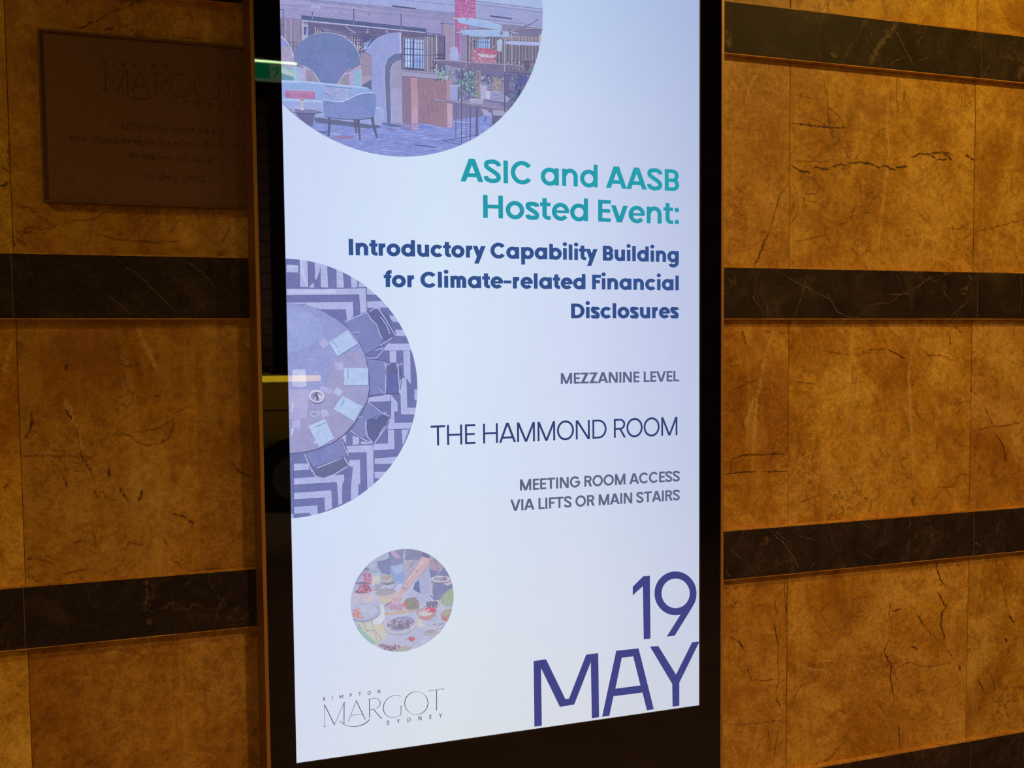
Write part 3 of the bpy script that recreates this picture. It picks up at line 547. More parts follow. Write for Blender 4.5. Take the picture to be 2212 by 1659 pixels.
def T_mat(name, rgb): return mat_emit(name, L3(rgb), 1.0, 0.05)
YT = YS-.0012
def text_line(txt, pl, pr, cap_px, w, rgb, track=0.0, st='P', space=.30, name='lettering'):
    x0, za = on_screen(*pl); x1, zb = on_screen(*pr); z = (za+zb)/2
    t = on_screen(pr[0], pr[1]-cap_px)[1]-on_screen(*pr)[1]
    _, t1 = layout(txt, w, (x1-x0)/t, 1.0, st=st, space=space)
    nat = (x1-x0)/t-t1*(len(txt)-1); xs = ((x1-x0)/t-track*(len(txt)-1))/nat
    if 0: print('TEXT', txt, round(t1, 3), round(xs, 3))
    q, tr = layout(txt, w, (x1-x0)/t, xs, st=st, space=space)
    slope = (zb-za)/(x1-x0)*0.5
    ink = T_mat('ink_'+txt.split()[0].lower().strip(':'), rgb)
    for wq, wd in zip([list(k) for k in WORDS], txt.split(' ')):
        tpart('word', quads_mesh(wq, lambda a, b: (x0+a*t, YT, za*.75+zb*.25+slope*a*t+b*t)), ink, 'the printed word '+wd)
text_line('ASIC and AASB', (994.5, 392.2), (1466.5, 412.9), 46.2, .188, (40, 160, 176), -.045, 'P', .35)
text_line('Hosted Event:', (1043.5, 471.3), (1466.5, 484.3), 46.2, .188, (40, 156, 174), -.045, 'P', .33)
text_line('Introductory Capability Building', (753.4, 551.0), (1465.8, 566.8), 31.2, .243, (54, 84, 144), -.07, 'P', .34)
text_line('for Climate-related Financial', (829, 620.1), (1465.8, 627.3), 30.8, .243, (54, 84, 144), -.07, 'P', .34)
text_line('Disclosures', (1233.3, 687.8), (1465.8, 687.3), 30.9, .243, (54, 82, 140), -.07, 'P', .34)
text_line('MEZZANINE LEVEL', (1211, 829.5), (1466.7, 823.7), 22.7, .190, (98, 104, 138), -.06, 'I', .36)
text_line('THE HAMMOND ROOM', (930.5, 962.8), (1462.7, 939.8), 39.8, .112, (50, 68, 120), -.05, 'I', .38)
text_line('MEETING ROOM ACCESS', (1122.9, 1059.7), (1467.9, 1039.4), 22.9, .190, (98, 104, 134), -.06, 'I', .36)
text_line('VIA LIFTS OR MAIN STAIRS', (1102.1, 1103.4), (1467.9, 1080.5), 22.9, .190, (98, 104, 134), -.06, 'I', .36)
# 19 MAY
def poly_mesh(loops_list, frame, y, place=on_screen):
    ox, oy, s = frame; V, F = [], []
    for loops in loops_list:
        if not isinstance(loops[0][0], (tuple, list)): loops = [loops]
        P = [[Vector((*place(ox+x*s, oy+yy*s), 0)) for x, yy in lp] for lp in loops]
        tris = tessellate_polygon(P); flat = [p for lp in P for p in lp]; n = len(V)
        V += [(p.x, y, p.y) for p in flat]
        for t in tris:
            a, b, c = (flat[i] for i in t)
            ar = (b.x-a.x)*(c.y-a.y)-(b.y-a.y)*(c.x-a.x)
            F.append(tuple(i+n for i in (t if ar > 0 else t[::-1])))
    return mesh(V, F)
def ell(cx, cy, rx, ry, n=40, rot=0, a0=0, a1=360):
    cr, sr = cos(radians(rot)), sin(radians(rot)); out = []
    m = n if a1-a0 == 360 else n+1
    for i in range(m):
        a = radians(a0+(a1-a0)*i/n); x, y = rx*cos(a), ry*sin(a); out.append((cx+x*cr-y*sr, cy+x*sr+y*cr))
    return out
DF = (1100, 1200, .2767)
M_DATE = T_mat('ink_date', (62, 68, 134))
day = [[(1045,160),(1096,156),(1101,647),(1048,652),(1041,238),(962,310),(962,243)],
       [ell(1296, 294, 164, 171, 64), ell(1297, 294, 110, 115, 64)],
       [(1338,455),(1352,420),(1400,380),(1459,300),(1458,330),(1448,362),(1425,405),(1290,624),(1227,632)]]
tpart('numeral', poly_mesh(day[:1], DF, YT), M_DATE, 'the large printed 1')
tpart('numeral', poly_mesh(day[1:], DF, YT), M_DATE, 'the large printed 9')
may = [[(189,822),(286,808),(437,1119),(465,1115),(599,772),(693,760),(700,1260),(643,1269),(635,830),(506,1161),(394,1180),(247,878),(253,1327),(195,1334)],
       [[(833,742),(1008,723),(1127,1198),(1073,1207),(1038,1068),(812,1097),(780,1249),(723,1257)], [(877,796),(966,786),(1022,1012),(827,1038)]],
       [(1097,710),(1162,705),(1300,928),(1425,676),(1484,669),(1326,990),(1326,1171),(1273,1178),(1270,1000)]]
for k, c in enumerate('MAY'): tpart('letter', poly_mesh(may[k:k+1], DF, YT), M_DATE, 'the large printed '+c)

# the hotel wordmark, drawn once (units of the poster zoom) and used on the poster and on the plaque
def logo_quads():
    Q = []
    def S(P, w):
        if len(P) < 6 or len(P) > 20: Q.extend(stroke(P, w)); return
        w = w if isinstance(w, list) else [w]*len(P); PP, WW = [], []
        for i in range(len(P)-1):
            p0, p1, p2, p3 = P[max(0, i-1)], P[i], P[i+1], P[min(len(P)-1, i+2)]
            for k in range(4):
                t = k/4; PP.append(tuple(.5*((2*p1[j])+(-p0[j]+p2[j])*t+(2*p0[j]-5*p1[j]+4*p2[j]-p3[j])*t*t+(-p0[j]+3*p1[j]-3*p2[j]+p3[j])*t**3) for j in (0, 1))); WW.append(w[i]+(w[i+1]-w[i])*t)
        Q.extend(stroke(PP+[P[-1]], WW+[w[-1]]))
    # M
    S([(152, 395), (158, 733)], 7); S([(158, 390), (312, 700)], 14); S([(312, 705), (465, 350)], 7); S([(466, 345), (464, 690)], 13)
    S([(135, 384), (152, 386), (165, 400)], 9); S([(140, 735), (158, 724), (176, 731)], 8); S([(460, 360), (472, 345), (488, 344)], 8)
    # swash
    P = [(462, 672), (440, 668), (415, 640), (400, 634), (402, 652), (430, 676), (480, 702), (540, 722), (615, 730), (690, 722), (760, 700), (820, 664), (874, 616)]
    W = [4, 4, 5, 5, 6, 7, 7, 8, 8, 11, 14, 15, 13]
    PP, WW = [], []
    for i in range(len(P)-1):
        p0, p1, p2, p3 = P[max(0, i-1)], P[i], P[i+1], P[min(len(P)-1, i+2)]
        for k in range(5):
            t = k/5; PP.append(tuple(.5*((2*p1[j])+(-p0[j]+p2[j])*t+(2*p0[j]-5*p1[j]+4*p2[j]-p3[j])*t*t+(-p0[j]+3*p1[j]-3*p2[j]+p3[j])*t**3) for j in (0, 1))); WW.append(W[i]+(W[i+1]-W[i])*t)
    PP.append(P[-1]); WW.append(W[-1]); S(PP, WW)
    # A
    S([(655, 325), (538, 640)], 7); S([(662, 322), (795, 600)], 13); S([(578, 550), (760, 527)], 7)
    S([(524, 648), (546, 642)], 8); S([(782, 612), (815, 604)], 8); S([(648, 322), (674, 318)], 9)
    # R
    S([(868, 292), (871, 585)], 13); S([(842, 300), (868, 292), (930, 280)], 7)
    S([(930, 280), (975, 280), (1012, 298), (1037, 335), (1037, 375), (1012, 418), (965, 444)], [6, 6, 8, 11, 11, 8, 6]); S([(875, 462), (935, 455)], 7); S([(932, 452), (1062, 605)], 13); S([(1055, 598), (1076, 610)], 6)
    # G
    g = [(1358, 243), (1330, 234), (1288, 232), (1240, 240), (1190, 262), (1145, 300), (1110, 352), (1092, 405), (1092, 455), (1108, 510), (1140, 550), (1190, 578), (1245, 585), (1300, 575), (1368, 545)]
    S(g, [8, 6, 6, 7, 8, 9, 11, 13, 13, 12, 9, 7, 6, 6, 6]); S([(1372, 404), (1370, 548)], 10); S([(1352, 408), (1390, 402)], 6); S([(1350, 240), (1360, 258)], 7)
    # O
    n = 64
    for i in range(n):
        a0, a1 = 2*pi*i/n, 2*pi*(i+1)/n
        def pt(a, r): 
            w = 5+8*abs(cos(a-.35))**1.6
            return (1616+(191-(w if r else 0))*cos(a), 355+(186-(w if r else 0))*sin(a)-0.0)
        Q.append([pt(a0, 0), pt(a1, 0), pt(a1, 1), pt(a0, 1)])
    # T
    S([(1937, 146), (1938, 475)], 13); S([(1816, 178), (1820, 163), (1835, 158), (2035, 130), (2050, 131), (2054, 148)], 7)
    # KIMPTON / SYDNEY
    for txt, a, b, cap in (('KIMPTON', (131, 320), (1043, 198), 58), ('SYDNEY', (1142, 703), (2027, 583), 66)):
        wd = math.hypot(b[0]-a[0], b[1]-a[1])
        q, tr = layout(txt, .165, wd/cap, .95)
        for f in q: Q.append([(a[0]+(b[0]-a[0])*(x*cap/wd), a[1]+(b[1]-a[1])*(x*cap/wd)-y*cap) for x, y in f])
    return Q
LQ = logo_quads()
LF = (680, 1470, .13562)
def lp(x, y): X, Z = on_screen(LF[0]+x*LF[2], LF[1]+y*LF[2]); return (X, YT, Z)
tpart('logo', quads_mesh([q[::-1] for q in LQ], lp), T_mat('ink_logo', (84, 90, 112)), 'thin grey hotel wordmark with a curved underline')

# ------------------------------------------------------------------ poster pictures: many flat shapes clipped to a circle
def clip(poly, circ):
    out = poly
    for i in range(len(circ)):
        a, b = circ[i], circ[(i+1) % len(circ)]
        inp, out = out, []
        if not inp: break
        def side(p): return (b[0]-a[0])*(p[1]-a[1])-(b[1]-a[1])*(p[0]-a[0])
        for j in range(len(inp)):
            p, q = inp[j-1], inp[j]; sp_, sq = side(p), side(q)
            if sq >= 0:
                if sp_ < 0: t = sp_/(sp_-sq); out.append((p[0]+(q[0]-p[0])*t, p[1]+(q[1]-p[1])*t))
                out.append(q)
            elif sp_ >= 0: t = sp_/(sp_-sq); out.append((p[0]+(q[0]-p[0])*t, p[1]+(q[1]-p[1])*t))
    return out
class Picture:
    def __init__(s, cx, cz, r, x0=-9, step=3.0e-6, veil=(150, 160, 205), k=0.14):
        s.veil, s.kv = veil, k
        n = 120; s.circ = [(cx+r*cos(2*pi*i/n), cz+r*sin(2*pi*i/n)) for i in range(n)]
        box = [(x0, -9), (9, -9), (9, SZ1), (x0, SZ1)]; s.circ = clip(s.circ, box)
        # drop doubled points
        c = []
        for p in s.circ:
            if not c or math.hypot(p[0]-c[-1][0], p[1]-c[-1][1]) > 1e-5: c.append(p)
        s.circ = c; s.V, s.F, s.K = [], [], []; s.y = YS-.0004; s.step = step
        s.bb = (min(p[0] for p in c), max(p[0] for p in c), min(p[1] for p in c), max(p[1] for p in c))
    def raw(s, P, rgb):
        if max(p[0] for p in P) < s.bb[0] or min(p[0] for p in P) > s.bb[1] or max(p[1] for p in P) < s.bb[2] or min(p[1] for p in P) > s.bb[3]: return
        P = clip(P, s.circ)
        if len(P) < 3: return
        rgb = [c*(1-s.kv)+v*s.kv for c, v in zip(rgb, s.veil)]
        Q = [Vector((*p, 0)) for p in P]
        s.y -= s.step; n = len(s.V); s.V += [(p.x, s.y, p.y) for p in Q]
        for t in tessellate_polygon([Q]):
            a, b, c = (Q[i] for i in t)
            ar = (b.x-a.x)*(c.y-a.y)-(b.y-a.y)*(c.x-a.x)
            if abs(ar) < 1e-13: continue
            s.F.append(tuple(i+n for i in (t if ar > 0 else t[::-1]))); s.K.append(L3(rgb))
    def fill(s, rgb): s.raw(list(s.circ), rgb)
    def frame(s, ox, oy, k): s.ox, s.oy, s.k = ox, oy, k
    def P(s, rgb, *pts): s.raw([on_screen(s.ox+x*s.k, s.oy+y*s.k) for x, y in pts], rgb)
    def E(s, rgb, cx, cy, rx, ry, rot=0, n=28): s.P(rgb, *ell(cx, cy, rx, ry, n, rot))
    def Ln(s, rgb, w, *pts):
        for q in stroke([tuple(map(float, p)) for p in pts], float(w)): s.P(rgb, *q)
    def build(s, name, label):
        me = mesh(s.V, s.F); ca = me.color_attributes.new('Col', 'FLOAT_COLOR', 'CORNER'); d = []
        for p, k in zip(me.polygons, s.K): d += list(k)*p.loop_total
        ca.data.foreach_set('color', d)
        return tpart(name, me, M_PIC, label)
random.seed(3)
# --- lounge picture
p = Picture(0.21694, 2.17581, 0.2805, SX0, veil=(146, 160, 206), k=.18)
p.frame(590, 0, .27125); p.fill((150, 146, 192))
p.P((168, 178, 228), (0,-60),(2250,-60),(2250,200),(1900,150),(1400,95),(900,50),(300,-5),(0,-20))
p.P((160, 152, 202), (0,40),(300,45),(800,110),(1450,180),(1450,280),(900,250),(300,190),(0,150))
p.P((172, 166, 214), (0,-5),(300,10),(900,75),(1450,140),(1450,152),(900,95),(300,40),(0,30))
for a, b in (((300,3),(1445,142)), ((300,14),(1445,152)), ((1000,-5),(1445,45))): p.Ln((118,116,160), 3, a, b)
for k in range(26):
    x = 60+k*32; y = 30+x*.095+random.uniform(-5, 5); p.E(random.choice([(182,172,212),(150,142,190),(176,168,216)]), x, y+20, 20, 4, 6, 8)
p.P((84,80,112), (950,42),(1135,65),(1135,76),(950,55))
p.P((176,178,222), (296,38),(372,36),(382,92),(300,76)); p.P((160,162,208), (300,60),(378,66),(382,92),(302,80)); p.E((205,208,240), 468, 122, 4, 4)
# rear left wall and curtains
p.P((146,134,164), (50,145),(335,178),(330,660),(50,640))
for x, c in ((140,(178,172,205)),(150,(128,118,150)),(175,(156,142,168)),(215,(126,116,150)),(60,(120,112,150)),(95,(168,160,196)),(290,(130,120,152)),(318,(172,165,200))): p.P(c, (x,150),(x+9,152),(x+9,450),(x,450))
p.P((70,78,120), (45,74),(80,76),(80,80),(45,78)); p.P((70,78,120), (76,76),(82,76),(84,300),(78,300)); p.P((70,78,120), (45,196),(80,198),(80,202),(45,200)); p.P((140,190,210), (50,105),(66,110),(60,150),(50,150))
p.P((168,180,220), (232,190),(278,198),(278,330),(232,330)); p.P((90,96,150), (243,212),(268,216),(262,280),(245,280)); p.Ln((70,76,120), 4, (240,215),(272,218)); p.P((190,188,222), (232,165),(240,165),(240,330),(232,330))
p.Ln((110,104,144), 4, (40,140),(225,160))
for k in range(6): p.Ln((96,90,122), 3, (95+k*18, 330),(98+k*18, 420))
p.Ln((96,90,122), 4, (90,332),(190,340)); p.Ln((96,90,122), 3, (90,370),(190,376))
# dark screen zone with slats
p.P((104,98,138), (278,178),(1225,262),(1225,300),(1030,300),(1030,620),(640,600),(278,520))
p.P((120,114,150), (320,215),(700,265),(720,310),(420,262))
for k in range(60):
    x = random.uniform(350, 900); y = 225+(x-350)*.09+random.uniform(-12, 22); p.Ln(random.choice([(84,80,118),(140,140,176),(96,104,150)]), 3, (x, y), (x+random.uniform(20, 60), y+random.uniform(0, 8)))
for k in range(20):
    x = 330+k*19.5; h0 = 205 if k < 3 else 262
    c = [(178,160,172),(168,190,236),(172,200,246),(182,168,190)][0 if k < 4 else 1 if k < 9 else 2 if k < 11 else (0 if k % 3 else 3)]
    top = 215+k*14 if k < 4 else 258+max(0, k-6)*4
    p.P(c, (x,top),(x+12,top+2),(x+12,410),(x,410))
    p.P((82,74,112), (x+13,top-4),(x+17,top-4),(x+17,410),(x+13,410))
for k in range(5): p.P((186,176,188), (560+k*26, 330),(574+k*26,332),(574+k*26,408),(560+k*26,406))
for y in (300, 322, 345, 366): p.Ln((70,78,124), 3.5, (560,y-22),(830,y-2))
for x in (640,665,690,706,738,760,785): p.Ln((60,62,104), 4, (x,270),(x,400))
for k in range(7): p.E((226,222,230), 628+k*11+random.uniform(-3,3), 372+random.uniform(-10,14), 5, 6, 0, 8)
p.P((172,198,244), (712,345),(760,330),(790,300),(740,392),(712,398))
for k in range(14): p.Ln((72,84,138), 3, (712+k*7, 280+k*2),(712+k*7, 390-k*5))
p.Ln((92,84,120), 4, (674,408),(716,410)); p.Ln((92,84,120), 3, (676,270),(676,408)); p.Ln((92,84,120), 4, (714,268),(716,410))
for x, y in ((752,236),(752,252),(748,262),(1030,265),(905,255)): p.E((214,210,240), x, y, 8, 3, 10, 10)
p.Ln((205,204,236), 5, (575,210),(615,240),(650,264)); p.Ln((205,204,236), 4, (897,240),(915,266))
# hanging black beam
p.P((84,94,136), (225,122),(640,166),(1220,230),(1220,260),(640,200),(225,160))
p.P((206,206,240), (225,160),(640,200),(1220,259),(1220,266),(640,207),(225,166))
for x, a, b in ((312,95,124),(642,70,170),(1018,108,212)): p.P((66,66,98), (x-3,a),(x+3,a),(x+3,b),(x-3,b)); p.P((150,160,200), (x-2,b),(x+2,b),(x+2,b+36),(x-2,b+36))
# window with grid and the curtain behind it
p.P((104,98,128), (1018,262),(1370,288),(1370,580),(1018,556))
p.P((136,128,152), (1030,300),(1230,300),(1230,560),(1030,552)); p.P((166,196,246), (1046,308),(1198,320),(1198,548),(1042,540)); p.P((190,218,252), (1060,312),(1082,314),(1080,535),(1056,533)); p.P((192,200,244), (1120,318),(1190,324),(1190,420),(1120,416)); p.P((150,176,236), (1120,460),(1190,462),(1190,545),(1120,542))
for k in range(14): p.E((214,224,246), random.uniform(1055,1110), random.uniform(455,510), 6, 5, 0, 8)
for x in (1047,1070,1093,1146,1168,1190): p.P((58,66,122), (x-2.5,305),(x+2.5,305),(x+1.5,545),(x-3.5,545))
p.P((84,78,130), (1110,308),(1124,309),(1122,545),(1108,545))
for y0, y1 in ((338,348),(388,396),(438,448),(484,492)): p.Ln((52,56,108), 5 if y0 == 388 else 3, (1040,y0),(1200,y1))
p.P((88,80,112), (1040,536),(1200,550),(1200,566),(1040,548))
for k, x in enumerate(range(1206, 1300, 9)): p.P([(150,140,160),(116,104,130),(186,176,190),(132,122,146)][k % 4], (x,290+k),(x+8,291+k),(x+8,580),(x,576))
for x in (1275,1305,1320): p.P((82,76,108), (x,270),(x+4,270),(x+4,580),(x,580))
p.P((212,208,228), (1300,280),(1305,280),(1306,585),(1300,585))
for k in range(5): p.P((112,106,138), (1312+k*11,286),(1318+k*11,287),(1318+k*11,575),(1312+k*11,574))
for y in (435,465): p.Ln((70,64,100), 6, (1290,y),(1368,y+3))
for k in range(14): p.E((74,70,106), random.uniform(1265,1300), random.uniform(440,545), 7, 5, 0, 7)
p.Ln((70,66,104), 4, (1018,433),(1365,448)); p.Ln((74,70,106), 5, (1210,262),(1368,282)); p.P((74,66,108), (1360,282),(1368,282),(1368,500),(1360,500)); p.P((66,66,100), (1022,290),(1027,290),(1027,555),(1022,555))
for x, y in ((1340,170),): p.P((92,88,124), (x+3,y),(x+8,y),(x+8,y+105),(x+3,y+105)); p.Ln((92,88,124), 6, (1325,190),(1450,194))
# pale column, red marble column
p.P((166,150,178), (1352,196),(1448,200),(1448,500),(1372,490),(1368,285),(1352,282))
p.P((186,104,156), (1446,-10),(1616,-10),(1616,156),(1560,200),(1540,430),(1446,430))
p.P((162,110,160), (1450,230),(1480,235),(1480,430),(1450,430)); p.P((150,132,176), (1495,215),(1530,215),(1530,500),(1495,500))
for k in range(80):
    x, y = random.uniform(1455, 1608), random.uniform(-5, 150); a = random.uniform(0, 3)
    p.Ln(random.choice([(212,150,192),(224,180,214),(160,84,140),(200,128,176)]), random.uniform(2, 5), (x, y), (x+14*cos(a), y+14*sin(a)), (x+22*cos(a+.4), y+20*sin(a+.4)))
for k in range(26): p.E(random.choice([(214,150,170),(196,120,150),(224,176,190)]), random.uniform(1470,1600), random.uniform(190,260), 7, 4, random.uniform(0,90), 8)
p.P((178,164,206), (1611,-10),(1617,-10),(1617,156),(1611,156))
# right upper wall and vault
p.P((162,168,216), (1617,10),(2260,95),(2260,240),(1830,200),(1617,160)); p.P((178,196,240), (1617,-10),(2260,-10),(2260,80),(1617,8))
for a, b, c, w in (((1617,14),(2160,78),(132,132,176),5),((1617,22),(2160,88),(186,190,228),5),((1617,36),(2160,104),(138,136,180),6),((1617,150),(2150,212),(124,122,166),4),((1617,160),(2150,222),(180,184,222),4)): p.Ln(c, w, a, b)
p.P((138,132,166), (1650,175),(1830,195),(2150,225),(2150,300),(1900,290),(1617,250)); p.P((124,118,154), (1870,240),(1960,225),(2150,240),(2140,300),(2000,296),(1850,282))
p.P((84,80,112), (1728,124),(1898,147),(1898,158),(1728,137)); p.Ln((104,98,140), 4, (1878,204),(1925,208))
# right curtain
p.P((120,110,130), (1530,285),(2140,300),(2100,620),(1530,600)); p.P((160,152,156), (1820,282),(2140,300),(2140,330),(1820,322))
for k in range(44):
    x = 1545+k*13.2; p.P([(96,92,112),(150,140,152),(112,102,120),(168,158,170)][k % 4], (x,300),(x+6,300),(x+6,560),(x,560))
p.P((164,192,240), (1625,308),(1725,315),(1725,392),(1625,388))
for x in (1632,1650,1668,1688,1705): p.P((60,62,112), (x,306),(x+4,306),(x+4,392),(x,390))
p.Ln((56,58,108), 4, (1625,336),(1725,342))
for k in range(22): p.E(random.choice([(188,184,206),(86,82,112)]), 1850+k*12, 505+random.uniform(-14,10), 7, 6, 0, 7)
# left fan fragment and the pastel panels behind the sofa
p.P((172,160,196), (50,370),(110,362),(158,440),(165,520),(260,560),(400,665),(60,660)); p.P((150,152,222), (48,285),(75,300),(110,345),(112,365),(52,375))
p.Ln((222,224,250), 6, (48,285),(80,305),(115,345),(140,395),(158,440),(166,475))
p.P((150,190,200), (52,530),(165,560),(165,655),(52,650)); p.P((178,204,200), (52,545),(165,590),(165,612),(52,575)); p.P((92,144,160), (52,580),(165,618),(165,655),(58,650))
p.P((166,192,228), (165,530),(228,545),(230,660),(165,655)); p.P((190,172,224), (220,540),(262,552),(262,662),(228,660)); p.P((184,170,210), (200,500),(330,570),(340,600),(262,560))
p.P((154,142,170), (262,555),(320,572),(372,668),(262,660)); p.Ln((205,195,226), 5, (215,520),(262,536),(310,565),(340,610),(372,664)); p.P((182,170,190), (310,650),(368,664),(368,668),(310,660))
p.P((184,166,196), (520,680),(560,592),(700,525),(702,692),(520,690)); p.P((158,146,168), (545,610),(612,585),(612,688),(512,684)); p.P((190,170,222), (606,580),(644,568),(644,690),(606,688)); p.P((150,190,224), (640,570),(700,545),(706,692),(640,690)); p.P((170,196,206), (690,560),(704,550),(708,692),(694,692))
p.Ln((210,198,230), 5, (700,522),(645,548),(600,560),(560,595),(520,672))
p.P((158,142,164), (698,420),(778,440),(782,724),(706,694)); p.P((176,160,188), (706,610),(778,600),(778,640),(706,682)); p.P((98,104,142), (706,682),(780,636),(783,724),(706,694))
# dark fan
fan = [(162,474),(164,440),(178,398),(205,355),(245,318),(295,288),(350,272),(410,264),(470,268),(530,284),(585,312),(630,350),(665,398),(688,450),(697,515),(650,536),(602,553),(570,580),(540,618),(518,650),(510,676),(440,672),(382,665),(362,630),(335,590),(300,560),(262,534),(225,523)]
p.P((210,212,242), *[(x+3, y-3) for x, y in fan]); p.P((112,128,180), *fan); p.P((118,128,188), (300,420),(560,430),(600,480),(520,640),(400,640),(330,540))
# lavender arch screen
p.P((156,166,224), (728,418),(745,390),(780,345),(820,310),(870,284),(930,266),(1005,260),(1018,264),(1022,425),(960,432),(912,468),(888,530),(886,620),(905,985),(790,960),(780,440))
p.P((196,192,236), (1004,262),(1018,264),(1020,428),(1006,428))
p.P((106,116,158), (1020,425),(975,428),(935,445),(905,478),(888,530),(886,620),(905,985),(938,990),(930,640),(932,560),(948,518),(975,494),(1020,482))
p.P((166,158,194), (1020,482),(980,494),(950,520),(934,562),(932,640),(938,990),(1030,1005),(1022,600)); p.P((172,168,212), (938,700),(1026,710),(1030,1005),(940,990))
p.Ln((196,196,234), 4, (1020,482),(980,494),(950,520),(934,562),(932,640),(940,990)); p.Ln((196,200,240), 4, (1022,425),(960,432),(912,466),(888,528),(886,620),(903,985))
# stone ledge and timber screens
p.P((168,162,196), (1022,556),(1300,585),(1400,610),(1400,655),(1022,612)); p.P((146,140,176), (1040,562),(1290,585),(1290,598),(1040,575))
p.P((142,120,146), (1022,616),(1096,624),(1102,1042),(1030,1026)); p.P((124,98,124), (1022,606),(1400,642),(1400,648),(1022,614))
p.P((198,150,164), (1095,622),(1148,628),(1153,1040),(1102,1044)); p.P((204,164,190), (1100,860),(1151,860),(1153,1040),(1102,1044))
p.P((158,124,142), (1148,628),(1382,646),(1386,1022),(1153,980)); p.P((188,146,162), (1380,646),(1421,642),(1426,1020),(1386,1023)); p.P((208,168,188), (1384,830),(1423,830),(1426,1020),(1386,1022))
for k in range(40):
    x = random.uniform(1152, 1376); y = random.uniform(640, 900); h = random.uniform(40, 120); p.P(random.choice([(148,114,134),(170,134,150),(140,110,136)]), (x,y),(x+4,y),(x+5,min(y+h, 960)),(x+1,min(y+h, 960)))
for k in range(10):
    x = random.uniform(1030, 1090); y = random.uniform(630, 900); p.P((130,112,136), (x,y),(x+3,y),(x+4,y+80),(x+1,y+80))
# carpet
p.P((136,150,222), (300,960),(790,985),(905,985),(1030,1008),(1030,1026),(1102,1044),(1153,1040),(1153,980),(1386,1023),(1426,1020),(1426,920),(2000,880),(2000,1300),(300,1300))
p.P((102,110,152), (870,975),(1030,1006),(1030,1028),(868,996))
for k in range(620):
    y = random.uniform(985, 1255); x = random.uniform(330, 1880); w = random.uniform(30, 120); h = random.uniform(1.2, 3.8)
    c = random.choice([(176,184,242),(160,170,236),(112,124,200),(128,138,208),(188,194,246),(148,142,198),(122,118,176)])
    p.P(c, (x,y),(x+w*.5,y-h),(x+w,y+h*.6),(x+w*.5,y+h))
p.P((84,96,176), (1095,1150),(1180,1158),(1290,1172),(1280,1180),(1160,1168)); p.P((156,128,172), (480,1090),(560,1082),(650,1092),(620,1115),(520,1112)); p.P((98,116,190), (330,1040),(430,1050),(420,1072),(360,1062))
# sofa
p.P((100,106,142), (330,935),(560,950),(840,1000),(860,1020),(760,1030),(330,978)); p.P((150,178,234), (56,646),(250,652),(500,676),(690,696),(745,702),(775,718),(784,760),(782,860),(56,860))
p.P((184,206,250), (56,644),(250,650),(500,674),(690,694),(745,700),(740,712),(500,688),(250,664),(56,660)); p.P((162,176,232), (60,790),(240,798),(400,806),(400,940),(340,940),(60,900)); p.P((182,206,250), (60,788),(240,797),(400,805),(400,822),(240,816),(60,806))
p.P((162,176,228), (810,855),(850,860),(878,880),(884,920),(876,975),(850,998),(800,1002),(690,985),(330,935),(340,900),(800,900)); p.P((180,200,246), (812,855),(852,861),(880,884),(872,890),(846,874),(812,870))
p.P((186,122,170), (92,735),(105,724),(200,727),(318,732),(334,742),(338,765),(334,795),(210,792),(96,783),(90,760)); p.Ln((216,184,226), 4, (105,723),(200,726),(318,731),(336,742),(339,768),(335,796)); p.P((202,140,182), (110,735),(310,742),(312,752),(110,745))
for k in range(12): p.Ln((166,100,152), 2.5, (95+random.uniform(0,25), 738+k*4),(118+random.uniform(0,25), 741+k*4))
p.P((166,176,226), (408,690),(500,696),(616,710),(612,740),(600,762),(590,800),(490,806),(396,802),(402,740))
for k in range(36):
    x, y = random.uniform(405, 590), random.uniform(698, 795); a = random.uniform(-.6, .9); l = random.uniform(10, 34)
    p.Ln(random.choice([(120,132,190),(192,204,246),(140,150,206),(204,212,250)]), random.uniform(2, 4), (x, y), (x+l*cos(a), y+l*sin(a)))
p.Ln((96,104,160), 4, (412,690),(500,700),(618,710)); p.Ln((110,118,176), 4, (400,752),(425,748),(450,772),(480,790))
# side table with a candle glass
p.P((106,104,152), (175,900),(335,908),(312,1015),(235,985)); p.E((130,126,176), 255, 888, 128, 19, 4); p.Ln((196,196,232), 4, (140,872),(240,868),(330,876),(380,888)); p.Ln((74,70,110), 5, (160,902),(260,910),(340,908),(390,900))
for k in range(14): p.E((208,210,240), random.uniform(120,215), random.uniform(855,892), 9, 3, random.uniform(-20,40), 8)
p.P((204,198,206), (214,790),(250,790),(248,808),(240,822),(240,868),(250,878),(216,882),(222,868),(222,822),(214,806)); p.P((150,120,150), (216,796),(248,796),(247,806),(216,806)); p.E((236,232,240), 233, 874, 12, 6)
# armchair
for q in ([(436,942),(458,944),(455,1030),(448,1092),(430,1090),(436,1020)], [(638,956),(658,958),(662,1010),(668,1068),(656,1066),(644,1010)], [(660,958),(688,958),(690,1050),(697,1125),(686,1128),(674,1050)], [(772,945),(800,942),(808,1000),(832,1100),(816,1102),(792,1020)]): p.P((92,92,128), *q)
p.P((124,142,202), (397,798),(430,806),(500,818),(556,816),(610,796),(660,766),(715,752),(770,748),(806,750),(818,764),(818,830),(812,890),(804,940),(720,955),(610,956),(500,950),(412,936),(402,880))
p.P((132,144,206), (420,840),(700,840),(790,930),(700,945),(500,940),(420,925)); p.Ln((204,222,250), 7, (398,800),(440,806),(500,816),(556,813),(608,792),(660,763),(715,748),(770,744),(806,746)); p.Ln((120,130,180), 3, (400,806),(440,812),(500,822),(556,820),(610,800),(662,770),(716,756),(800,752))
p.Ln((84,84,120), 6, (412,934),(500,950),(620,958),(720,955),(804,940))
